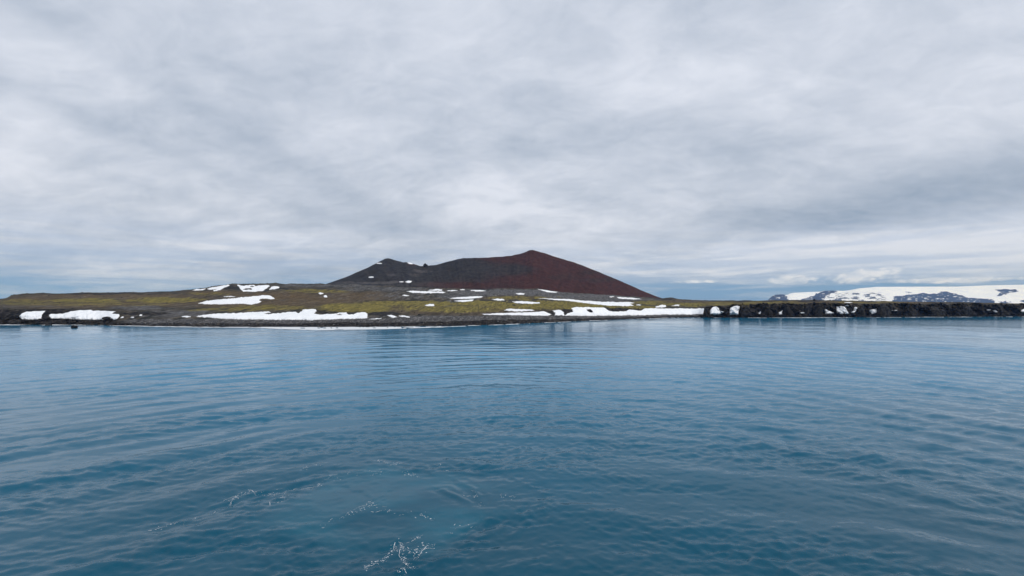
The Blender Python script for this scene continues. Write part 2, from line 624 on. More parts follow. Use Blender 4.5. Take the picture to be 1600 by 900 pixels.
def waves(x, y, spacing):
    h = np.zeros_like(x)
    wx = x + 1.4 * fbm(x * 0.07, y * 0.07, 2, 31)
    wy = y + 1.4 * fbm(x * 0.07 + 40, y * 0.07, 2, 37)
    wlx = 6.0 * fbm(x * 0.028, y * 0.028, 2, 41)
    wly = 6.0 * fbm(x * 0.028 + 9, y * 0.028, 2, 43)
    r = wash_field(x, y)
    slick = 1 - 0.62 * sstep(r, 1.3, 0.5)
    rim = np.exp(-((r - 1.12) / 0.16) ** 2)
    dd = np.hypot(x, y + 15)
    aa = np.arctan2(x, y + 15)
    gust = 0.70 + 1.3 * np.clip(fbm(np.log(dd + 5) * 9.0, aa * 2.2, 4, 77) + 0.12, -0.3, 0.8)
    gust = gust * (1 - 0.40 * sstep(y, 30, 110))
    lee = sstep(y, 40, 110) * np.exp(-((x / np.maximum(y, 1) + 0.10) / 0.26) ** 4)      # sheltered water below the hill
    gust = gust * (1 - 0.45 * lee)
    shore = 1 - 0.45 * sstep(y, 120, 330)
    for kind, lam, ang, amp, ph, cx, cy in COMPS:
        fade = sstep(lam / spacing, 2.2, 4.5)
        k = 2 * math.pi / lam
        if kind == 0:
            a = k * (wx * math.cos(ang) + wy * math.sin(ang)) + ph
            m = amp * fade * gust * (slick if lam < 3.5 else 0.5 + 0.5 * slick) * (1 + 0.9 * rim)
        elif kind == 2:
            a = k * ((wx + 0.5 * wlx) * math.cos(ang) + (wy + 0.5 * wly) * math.sin(ang)) + ph
            side = sstep(aa * cx, 0.12, 0.55) * sstep(dd, 30, 55) * (1 - 0.7 * sstep(dd, 110, 220))
            m = amp * fade * side * np.clip(0.8 + 1.8 * vnoise(x * 0.25 / lam + 3 * ph, y * 0.10 / lam + ph, 9), 0, 1.8)
        else:
            a = k * np.hypot(wx + wlx - cx, wy + wly - cy) + ph
            m = amp * fade * (0.45 + 0.55 * slick) * np.clip(0.75 + 2.2 * vnoise(x * 0.35 / lam + 3 * ph, y * 0.22 / lam + ph, 7), 0, 2)
        h += m * (np.sin(a) - (0.28 * np.cos(2 * a) if kind == 0 else 0))
    h += eddy_ridges(x, y)
    h += 0.05 * rim * fbm(x * 0.9, y * 0.9, 3, 91) * sstep(0.9 / spacing, 1.5, 3.0)
    return h * shore


def make_sea():
    fine = np.radians(np.linspace(-60, 60, 1080))
    back = np.radians(np.linspace(60, 300, 90))[1:-1]
    az = np.concatenate([fine, back])
    rad = np.concatenate([np.geomspace(1.0, 15, 20)[:-1], np.geomspace(15, 420, 640), np.geomspace(420, 9600, 26)[1:]])
    dr = np.gradient(rad)
    daz = np.gradient(np.concatenate([[fine[0] - 0.002], fine, [fine[-1] + .002]]))[1:-1]
    daz = np.concatenate([daz, np.full(len(back), R(2.6))])
    A, RR = np.meshgrid(az, rad)
    x = RR * np.sin(A)
    y = RR * np.cos(A)
    spc = np.maximum(dr[:, None] * 0.8, RR * daz[None, :])
    z = waves(x, y, spc)
    z[rad > 430] = 0
    nr, nc = x.shape
    verts = np.stack([x, y, z], -1).reshape(-1, 3)
    i = np.arange(nr * nc).reshape(nr, nc)
    j = np.concatenate([i, i[:, :1]], 1)
    faces = np.stack([j[:-1, :-1], j[1:, :-1], j[1:, 1:], j[:-1, 1:]], -1).reshape(-1, 4)[:, ::-1]
    r = wash_field(x, y)
    aer_sheen = sstep(r, 1.12, 0.8) * np.clip(0.50 + 1.5 * fbm(x * 0.16 + y * 0.05, y * 0.30, 4, 15), 0, 1)
    dd = np.hypot(x, y + 15)
    aa = np.arctan2(x, y + 15)
    calm = (1 - 0.45 * sstep(r, 1.3, 0.5)) * (0.35 + 1.3 * np.clip(fbm(np.log(dd + 5) * 9.0, aa * 2.2, 4, 77) + 0.32, 0, 1))
    calm = calm * (1 + 0.5 * sstep(y, 120, 420))
    lee = sstep(y, 40, 110) * np.exp(-((x / np.maximum(y, 1) + 0.10) / 0.26) ** 4)
    calm = calm * (1 - 0.55 * lee)
    # inner cap
    vc = len(verts)
    verts = np.concatenate([verts, [[0, 0, 0]]])
    o = link_mesh('sea', verts, faces, M_SEA, attrs={
        'aerated_sheen': np.append(np.clip(aer_sheen, 0, 1).ravel(), 0), 'calm': np.append(calm.ravel(), 0.8)})
    bm = bmesh.new()
    bm.from_mesh(o.data)
    bm.verts.ensure_lookup_table()
    for q in range(nc):
        f = bm.faces.new((bm.verts[vc], bm.verts[(q + 1) % nc], bm.verts[q]))
        f.smooth = True
    bm.to_mesh(o.data)
    bm.free()
    return tag(o, 'cold blue sea with gentle ripples and a swirl of wake', None, None, 'structure')


make_sea()

# ------------------------------------------------------------------ island
SHORE = [(-400, 496), (-200, 503), (-60, 506.6), (0, 507.4), (100, 507.6), (160, 508), (240, 510), (320, 511), (430, 511.2), (520, 511.2),
         (600, 511), (640, 510.2), (700, 509.6), (760, 508), (800, 506.4), (860, 503.8), (910, 501.5), (960, 499.6), (1000, 498),
         (1040, 496.6), (1080, 495.9), (1110, 496.5), (1320, 496), (1450, 495.4), (1600, 494.8), (1900, 494.2)]
TOP = [(-400, 492), (-200, 497), (0, 498.5), (100, 499), (180, 500), (220, 501), (280, 499.8), (440, 500.2), (480, 498.6), (640, 498), (760, 493.8), (860, 494.2),
       (960, 493.8), (1040, 491.8), (1090, 491.4), (1102, 479.5), (1130, 478), (1150, 476.6), (1200, 474.6), (1300, 473.6), (1320, 474.3),
       (1400, 474.8), (1450, 474.2), (1500, 474.2), (1540, 475), (1600, 476.6), (1900, 477)]
WTOP = [(-400, 12), (200, 13), (280, 20), (640, 22), (960, 20), (1070, 14), (1102, 15), (1900, 16)]
BANK = [(-400, 487), (-200, 484), (0, 481.5), (60, 484), (190, 485), (260, 489), (320, 490), (420, 486.5), (480, 483), (575, 487.5), (610, 491), (640, 491), (750, 488.5), (830, 487),
        (870, 483.5), (900, 480), (950, 480.6), (1080, 481), (1092, 479.5), (1102, 478.5), (1130, 477), (1150, 475.7), (1200, 473.7), (1300, 472.8),
        (1320, 473.3), (1400, 473.7), (1500, 473.5), (1600, 476.0), (1900, 476.5)]
WBANK = [(-400, 26), (0, 28), (190, 30), (300, 60), (480, 75), (575, 60), (700, 60), (870, 48), (1040, 42), (1090, 42), (1120, 40), (1900, 50)]
MID = [(-400, 483), (-200, 478), (0, 473.5), (100, 473), (320, 470), (430, 466), (600, 473), (700, 471), (830, 469), (960, 474), (1040, 474), (1100, 474.5),
       (1150, 473.4), (1200, 471.9), (1300, 471.5), (1400, 472.4), (1500, 473.6), (1600, 475.5), (1900, 476)]
YMID = [(-400, 470), (0, 450), (430, 480), (600, 500), (800, 540), (960, 590), (1100, 610), (1600, 640), (1900, 640)]
CREST = [(-400, 480), (-120, 475.5), (-60, 473.5), (-20, 470.5), (0, 467), (10, 465.2), (20, 461.2), (40, 458.8), (80, 459), (140, 457.4), (220, 457), (280, 454.6),
         (300, 452), (322, 449), (340, 446), (360, 443.2), (400, 443), (430, 442.4), (450, 443.6), (510, 444.2), (560, 445), (640, 448.5),
         (700, 451), (760, 451.8), (840, 450.8), (870, 455.5), (915, 458.8), (960, 461.6), (1034, 466.2), (1048, 465.4), (1062, 467.2), (1080, 468.4), (1110, 470),
         (1200, 469.6), (1270, 469), (1320, 470.5), (1380, 470.8), (1420, 472), (1480, 472.2), (1500, 473.4), (1550, 474), (1600, 475.2), (1900, 475.6)]
YCREST = [(-400, 560), (0, 600), (300, 620), (430, 640), (510, 760), (600, 800), (760, 790), (870, 800), (960, 860), (1034, 930), (1100, 760), (1300, 740), (1900, 740)]


def z_of(row, Y):
    return EYE - (row - HOR) * Y / F


PX = np.arange(-400, 1900.01, 1.0)
NSEG = [3, 12, 22, 24, 50, 70, 8]


def ell(px, row, boxes, soft=0.5):
    """soft union of ellipses (centre column, row, half sizes, weight) seen in the photograph"""
    m = np.zeros_like(px)
    for cx, cy, sx, sy, w in boxes:
        q = np.sqrt(((px - cx) / sx) ** 2 + ((row - cy) / sy) ** 2)
        m = np.maximum(m, w * sstep(q, 1.35, 0.45))
    return m


MOSS = [(130, 470, 75, 4.0, .8), (40, 472, 50, 5, .55), (255, 469, 70, 5, .85), (330, 459, 45, 3, .5), (490, 455, 62, 4, .62), (556, 481, 62, 8, 1.0), (640, 474, 85, 4.5, .9),
        (720, 483, 80, 6, .72), (755, 474, 60, 4.5, .95), (815, 466, 65, 4, .6), (880, 477, 90, 7, 1.0), (820, 480, 70, 5, .8), (985, 480, 55, 4, .75), (1012, 473, 35, 3.5, .75),
        (1075, 476, 60, 3.5, .70), (1130, 475, 60, 3, .6), (1205, 472.6, 90, 2.2, .55), (1300, 471.9, 60, 1.8, .4), (1370, 472.6, 60, 1.8, .5), (1560, 475, 60, 1.2, .3),
        (700, 479, 120, 9, .55), (160, 475, 130, 4, .45), (420, 481, 90, 5, .55), (350, 484, 80, 3.5, .5)]
GRAV = [(215, 481, 60, 4, .7), (250, 491, 60, 8, .6), (40, 479, 70, 2, .5), (800, 457, 120, 6, .9), (920, 463, 90, 4, .95), (697, 475, 9, 8, .9), (720, 462, 60, 5, .7), (620, 462, 60, 8, .45),
        (700, 496, 130, 3, .9), (540, 447, 70, 3, .6), (480, 446, 60, 2.5, .6), (850, 494, 130, 2.5, .9), (960, 468, 70, 3, .7), (600, 452, 90, 4, .6), (300, 489, 40, 6, .7),
        (1010, 468, 60, 2, .6), (1090, 471, 60, 1.5, .55)]
RUST = [(180, 463, 160, 5, .8), (340, 457, 60, 3, .9), (430, 463, 90, 7, .9), (500, 470, 70, 8, .8), (560, 463, 70, 8, .7), (620, 481, 60, 5, .5), (800, 465, 70, 3, .7), (1060, 471, 50, 3, .7),
        (1150, 474, 90, 2, .7), (1280, 472, 100, 2, .7), (1400, 473, 60, 2, .6), (60, 468, 60, 5, .7), (400, 474, 130, 8, .75), (200, 475, 150, 5, .6), (700, 484, 160, 8, .6), (120, 478, 120, 4, .6)]
ROCKZ = [(90, 485, 90, 1.6, .9), (230, 490, 45, 3.6, .75), (600, 490, 26, 4.0, 1.0), (552, 489, 12, 2.0, .8), (505, 488, 10, 3, .7), (865, 490, 22, 3.5, .8), (888, 487, 12, 5, .9), (965, 484, 30, 2.6, .8), (360, 449, 14, 5, .6), (150, 459, 120, 1.8, .6),
         (640, 457, 50, 2, .2), (1050, 467, 30, 1.4, .8), (1300, 470.4, 400, 0.8, .6), (420, 469, 20, 2.5, .4)]


def build_island():
    px = PX
    s = curve(SHORE, px, 6) + 0.22 * fbm(px * 0.06, 0, 4, 3)
    # small coves and points along the rocky parts
    Y0 = EYE * F / (s - HOR)
    cliff = sstep(px, 1096, 1106)
    leftrock = sstep(px, 225, 150)
    Y0 = Y0 + (cliff * 7 + leftrock * 3) * fbm(px * 0.045, 5, 4, 9)
    top = curve(TOP, px, 1.5) + cliff * 2.2 * fbm(px * 0.06, 2, 4, 21)
    w = curve(WTOP, px, 4)
    bank = curve(BANK, px, 3) + 0.5 * cliff * fbm(px * 0.06, 8, 3, 22)
    bank = np.minimum(bank, top - 0.25)
    wb = curve(WBANK, px, 8)
    mid = np.minimum(curve(MID, px, 20), bank - 0.2)
    ym = curve(YMID, px, 20)
    crest = np.minimum(curve(CREST, px, 1.2), mid - 0.15)
    yc = curve(YCREST, px, 15)
    yc = np.maximum(yc, ym + 40)
    ym = np.maximum(ym, Y0 + wb + 30)
    yc = np.maximum(yc, ym + 40)
    Ls = [(Y0 - 14, np.full_like(px, -4.0)), (Y0, np.full_like(px, 0.0))]
    # a low rock shelf in front of the cliffs
    Ls.append((Y0 + w * 0.35, np.maximum(z_of(top, Y0 + w) * (0.22 * cliff + 0.5 * (1 - cliff)), 0.6)))
    Ls.append((Y0 + w, z_of(top, Y0 + w)))
    Ls.append((Y0 + wb, z_of(bank, Y0 + wb)))
    Ls.append((ym, z_of(mid, ym)))
    Ls.append((yc, z_of(crest, yc)))
    Ls.append((yc + 260, z_of(crest, yc) - 34))
    Ys, Zs, Lid = [], [], []
    for k in range(len(Ls) - 1):
        n = NSEG[k]
        t = np.linspace(0, 1, n, endpoint=False)[:, None]
        Ys.append(Ls[k][0][None] * (1 - t) + Ls[k + 1][0][None] * t)
        Zs.append(Ls[k][1][None] * (1 - t) + Ls[k + 1][1][None] * t)
        Lid += list(k + np.linspace(0, 1, n, endpoint=False))
    Ys.append(Ls[-1][0][None])
    Zs.append(Ls[-1][1][None])
    Lid.append(len(Ls) - 1)
    Y = np.concatenate(Ys)
    Z = np.concatenate(Zs)
    Lid = np.array(Lid)
    X = Y * (px - 800)[None] / F
    # relief
    lid = Lid[:, None] * np.ones_like(X)
    face = sstep(lid, 0.9, 1.3) * sstep(lid, 3.35, 2.9)
    plain = sstep(lid, 2.9, 3.4)
    c2 = np.clip(cliff + 0.8 * leftrock, 0, 1)[None] * np.ones_like(X)
    crag = fbm(X * 0.11, Z * 0.16, 5, 41, 0.62) + 0.6 * np.abs(fbm(X * 0.05, Z * 0.05, 3, 45))
    Y = Y + face * c2 * 8.5 * crag
    Z = Z + face * c2 * 2.6 * fbm(X * 0.16, Y * 0.2, 4, 51, 0.6)
    Z = Z + face * (1 - c2) * 0.6 * fbm(X * 0.15, Y * 0.15, 4, 52)
    amp = plain * (0.9 + 0.7 * sstep(lid, 4.5, 5.5))
    Z = Z + amp * fbm(X * 0.035, Y * 0.035, 5, 61, 0.55)
    Z = Z + plain * 0.75 * np.abs(fbm(X * 0.11, Y * 0.07, 4, 63, 0.6))
    left_low = sstep(px, 330, 200)[None] * np.ones_like(X)
    Z = Z + left_low * sstep(lid, 2.2, 3) * sstep(lid, 4.6, 4) * 1.0 * fbm(X * 0.12, Y * 0.12, 4, 66, 0.6)
    X = Y * (px - 800)[None] / F
    row = HOR + (EYE - Z) * F / Y
    P2 = px[None] * np.ones_like(X)
    wrow = row + 2.2 * fbm(P2 * 0.05, row * 0.25, 3, 71)
    wpx = P2 + 14 * fbm(P2 * 0.03, row * 0.3, 3, 73)
    zones = np.zeros(X.shape + (4,))
    zones[..., 0] = ell(wpx, wrow, MOSS)
    zones[..., 1] = np.maximum(ell(wpx, wrow, GRAV), 0.25 * plain)
    beachrow = face * (1 - c2)
    zones[..., 1] = np.maximum(zones[..., 1], beachrow * 0.9)
    zones[..., 0] *= (1 - beachrow)
    zones[..., 3] = ell(wpx, wrow, RUST)
    capn = 0.7 * fbm(P2 * 0.09, 3, 3, 75)
    rk = np.maximum(ell(wpx, wrow, ROCKZ), np.maximum(face * c2 * sstep(lid + capn, 3.05, 2.65), sstep(lid, 2.45, 1.75)))
    # black rock rim on the bank above the left shore, between and beside the snow
    rk = np.maximum(rk, leftrock[None] * sstep(lid, 4.1, 3.7) * 0.75)
    zones[..., 2] = np.clip(rk, 0, 1)
    V = np.stack([X, Y, Z], -1)
    nr, nc = X.shape
    kb = sum(NSEG[:3])                      # row of the cliff or beach top
    ix = {p: int(np.argmin(abs(px - p))) for p in (205, 1098)}

    def piece(name, r0, r1, c0, c1, label):
        v = V[r0:r1 + 1, c0:c1 + 1]
        zz = zones[r0:r1 + 1, c0:c1 + 1]
        f = grid_faces(*v.shape[:2])
        return tag(link_mesh(name, v.reshape(-1, 3), f, M_GROUND, attrs={'zones': zz.reshape(-1, 4)}), label, None, None, 'structure')
    piece('rocky_shore', 0, kb, 0, ix[205], 'low shore of black lava rock on the left of the island')
    piece('beach', 0, kb, ix[205], ix[1098], 'dark grey shingle beach along the front of the island')
    piece('cliff', 0, kb, ix[1098], nc - 1, 'low black lava cliff along the right side of the island')
    piece('island_ground', kb, nr - 1, 0, nc - 1, 'mossy brown and grey volcanic plain of the island')
    return V, row


ISL_V, ISL_ROW = build_island()
ISL_VIS = np.minimum.accumulate(ISL_ROW, 0)


class Drape:
    """finds the ground point seen at a photograph column and row"""

    def __init__(self, px, V, row, first):
        self.px, self.V = px, V
        vis = np.minimum.accumulate(row, 0)
        self.vis = vis + np.arange(len(vis))[:, None] * -1e-6
        self.first = first

    def at_cols(self, cx, rows):
        """cx: sorted columns, rows: list of rows -> array (len(rows), len(cx), 3)"""
        i = np.clip(np.searchsorted(self.px, cx) - 1, 0, len(self.px) - 2)
        f = (cx - self.px[i]) / (self.px[i + 1] - self.px[i])
        out = np.zeros((len(rows), len(cx), 3))
        t = np.arange(len(self.vis))
        for q, (ii, ff) in enumerate(zip(i, f)):
            vis = self.vis[:, ii] * (1 - ff) + self.vis[:, ii + 1] * ff
            tt = np.interp(-np.asarray(rows), -vis, t)
            k = np.clip(tt.astype(int), 0, len(t) - 2)
            g = (tt - k)[:, None]
            a = self.V[k, ii] * (1 - g) + self.V[k + 1, ii] * g
            b = self.V[k, ii + 1] * (1 - g) + self.V[k + 1, ii + 1] * g
            out[:, q] = a * (1 - ff) + b * ff
        return out

    def at(self, px, row):
        return Vector(self.at_cols(np.array([float(px)]), [float(row)])[0, 0])


GROUND = Drape(PX, ISL_V, ISL_ROW, 0)

# ------------------------------------------------------------------ volcano
VCREST = [(494, 447), (510, 443.6), (540, 433), (575, 418), (590, 410.2), (600, 404.8), (606, 403.4), (613, 405), (630, 409.8), (637, 409.4), (648, 413), (656, 415.6), (663, 415.2),
          (672, 414.6), (681, 414.2), (700, 409), (715, 405), (725, 403.4), (760, 402.6), (785, 400.8), (800, 399.2), (812, 397), (820, 394), (827, 391), (832, 390.2),
          (838, 391.8), (860, 398.8), (900, 411), (920, 418.6), (960, 435), (1000, 452.6), (1020, 461), (1036, 466.4), (1050, 471)]
VYC = [(494, 1040), (606, 1190), (660, 1150), (720, 1060), (830, 1090), (940, 1060), (1050, 985)]
VBASE = [(494, 449), (560, 449), (640, 452), (700, 454), (760, 455), (840, 454), (870, 459), (915, 462), (960, 465), (1034, 470), (1050, 473)]
VYB = [(494, 980), (560, 850), (640, 790), (760, 770), (870, 790), (960, 850), (1050, 960)]


def build_volcano():
    px = np.arange(494, 1050.01, 0.75)
    crest = curve(VCREST, px, 1.0)
    base = np.maximum(curve(VBASE, px, 10), crest + 0.3)
    yb = curve(VYB, px, 12)
    yc = np.maximum(curve(VYC, px, 12), yb + 25)
    zb = z_of(base, yb) - 1.0
    zc = z_of(crest, yc)
    n1, n2 = 90, 26
    t = np.linspace(0, 1, n1, endpoint=False)[:, None]
    prof = t ** 1.12                                        # scree: steeper towards the rim
    Y = yb[None] * (1 - t) + yc[None] * t
    Z = zb[None] * (1 - prof) + zc[None] * prof
    # a shallow hollow between the dark shoulder and the red cone
    hollow = np.exp(-((px[None] - 655) / 38) ** 2) * np.sin(np.pi * t) * 9
    Z = Z - hollow * 0.0
    t2 = np.linspace(0, 1, n2)[:, None]
    Yb = yc[None] + t2 * 420
    Zb = zc[None] - (zc[None] - 8) * (t2 ** 1.1)
    Y = np.concatenate([Y, Yb])
    Z = np.concatenate([Z, Zb])
    X = Y * (px - 800)[None] / F
    lid = np.concatenate([t[:, 0], 1 + t2[:, 0]])[:, None] * np.ones_like(X)
    env = sstep(lid, 0.0, 0.15) * (1 - 0.75 * np.exp(-((lid - 1) / 0.06) ** 2))
    gully = fbm(X * 0.035, Y * 0.006 + Z * 0.004, 4, 81, 0.55)
    Z = Z + env * (3.2 * gully + 1.2 * fbm(X * 0.06, Y * 0.06, 4, 83, 0.6)) * np.clip((zc - zb)[None] / 60, 0.1, 1)
    Z = Z + 0.5 * np.exp(-((lid - 1) / 0.06) ** 2) * fbm(X * 0.08, 3, 4, 86, 0.6)
    row = HOR + (EYE - Z) * F / Y
    P2 = px[None] * np.ones_like(X)
    wr = row + 3.5 * fbm(P2 * 0.03, row * 0.08, 3, 87)
    wp = P2 + 18 * fbm(P2 * 0.02, row * 0.06, 3, 88)
    red = sstep(wp, 670, 840)
    red = np.maximum(red, 0.85 * ell(wp, wr, [(740, 446, 85, 8, 1.0), (645, 413, 12, 2, .6), (690, 447, 30, 3, .6), (790, 404, 55, 7, 1.0), (850, 400, 40, 14, 1.0)]))
    red = red * (1 - 0.85 * ell(wp, wr, [(735, 420, 45, 15, 1.0), (790, 423, 45, 11, .9), (965, 437, 70, 5, .55), (930, 425, 40, 5, .5), (880, 433, 30, 6, .4)]))
    lite = 0.9 * ell(wp, wr, [(640, 430, 60, 3.5, .5), (600, 441, 70, 3, .7), (665, 423, 25, 3, .6), (590, 418, 25, 2, .35), (700, 448, 60, 3, .5), (550, 442, 40, 3, .6), (660, 445, 70, 4, .6), (705, 411, 14, 4, .4)])
    V = np.stack([X, Y, Z], -1)
    o = link_mesh('volcano', V.reshape(-1, 3), grid_faces(*X.shape), M_CONE, attrs={'red': red.ravel(), 'lite': lite.ravel(),
                         'slope': np.stack([P2 + (1 - np.minimum(lid, 1)) * (P2 - 780) * 0.15, lid, 0 * lid, 0 * lid + 1], -1).reshape(-1, 4)})
    tag(o, 'red and dark grey volcanic cinder cone behind the plain', None, None, 'structure')
    return Drape(px, V, row, 0)


CONE = build_volcano()

# ------------------------------------------------------------------ snow patches


def inside(poly, x, y):
    p = np.array(poly, float)
    r = np.zeros(x.shape, bool)
    j = len(p) - 1
    for i in range(len(p)):
        xi, yi, xj, yj = *p[i], *p[j]
        c = ((yi > y) != (yj > y)) & (x < (xj - xi) * (y - yi) / ((yj - yi) or 1e-9) + xi)
        r ^= c
        j = i
    return r


def edge_dist(poly, x, y, sy=2.2):
    p = np.array(poly, float)
    d = np.full(x.shape, 1e9)
    for i in range(len(p)):
        a, b = p[i], p[(i + 1) % len(p)]
        ax, ay, bx, by = a[0], a[1] * sy, b[0], b[1] * sy
        dx, dy = bx - ax, by - ay
        L = dx * dx + dy * dy or 1e-9
        t = np.clip(((x - ax) * dx + (y * sy - ay) * dy) / L, 0, 1)
        d = np.minimum(d, np.hypot(x - ax - t * dx, y * sy - ay - t * dy))
    return d


CHUTES = []


def snow(poly, label, drape=None, thick=0.55, holes=(), group=None, rough=1.0):
    drape = drape or GROUND
    p = np.array(poly, float)
    steep = drape is GROUND and p[:, 0].min() > 1104 and p[:, 1].max() > 480
    if steep:
        CHUTES.append((p[:, 0].min() - 1, p[:, 0].max() + 1))
    x0, x1 = p[:, 0].min() - 1, p[:, 0].max() + 1
    y0, y1 = p[:, 1].min() - 0.8, p[:, 1].max() + 0.8
    wid = x1 - x0
    sx = 0.5 if wid > 30 else 0.3
    sy = 0.22 if (y1 - y0) > 6 else 0.15
    cx = np.arange(x0, x1 + sx, sx)
    rows = np.arange(y1, y0 - sy, -sy)
    GX, GY = np.meshgrid(cx, rows)
    WX = GX + rough * 1.3 * fbm(GX * 0.22, GY * 0.5, 3, 101)
    WY = GY + rough * 0.80 * fbm(GX * 0.26 + 50, GY * 0.5, 4, 103, 0.6)
    ins = inside(poly, WX, WY)
    d = np.where(ins, edge_dist(poly, WX, WY), 0)
    for h in holes:
        ih = inside(h, WX, WY)
        ins &= ~ih
        d = np.where(ih, 0, np.minimum(d, edge_dist(h, WX, WY)))
    V = drape.at_cols(cx, rows)
    inn = 1 - np.exp(-d / 1.1)
    lift = np.where(ins, 0.05 + thick * (1 - np.exp(-d / 1.4)), -0.35)
    lift = lift + np.where(ins, 0.30 * inn * fbm(V[..., 0] * 0.22, V[..., 1] * 0.10, 4, 107), 0)
    if steep:                            # snow filling a notch stands proud of the rock face
        sm = V[..., 1].copy()
        for _ in range(6):
            sm[1:-1, 1:-1] = (sm[:-2, 1:-1] + sm[2:, 1:-1] + sm[1:-1, :-2] + sm[1:-1, 2:] + sm[1:-1, 1:-1]) / 5
        V[..., 1] = np.minimum(V[..., 1], sm) - np.where(ins, 1.6 * inn + 0.3, -0.4)
    V[..., 2] += lift
    V[..., 1] -= np.where(ins, 0.5 * (lift > 0), 0) * (0.5 + np.minimum(lift, 1))
    i = np.arange(V.shape[0] * V.shape[1]).reshape(V.shape[:2])
    cell = ins[:-1, :-1].astype(int) + ins[:-1, 1:] + ins[1:, 1:] + ins[1:, :-1]
    f = np.stack([i[:-1, :-1], i[:-1, 1:], i[1:, 1:], i[1:, :-1]], -1)[cell >= 2]
    if len(f) == 0:
        print('EMPTY SNOW', label)
        return
    v, f, at = compact(V.reshape(-1, 3), f, {'inner': inn.ravel()})
    o = link_mesh('snow_patch', v, f, M_SNOW, attrs=at)
    return tag(o, label, 'snow patch', group)


def bar(x0, x1, y0, y1, n=5):
    """a thin lens-shaped sliver of snow"""
    xs = np.linspace(x0, x1, n)
    m = (y0 + y1) / 2
    h = (y1 - y0) / 2
    up = [(x, m - h * (0.35 + 0.65 * math.sin(math.pi * k / (n - 1)))) for k, x in enumerate(xs)]
    dn = [(x, m + h * (0.35 + 0.65 * math.sin(math.pi * k / (n - 1)))) for k, x in enumerate(xs)][::-1]
    return up + dn


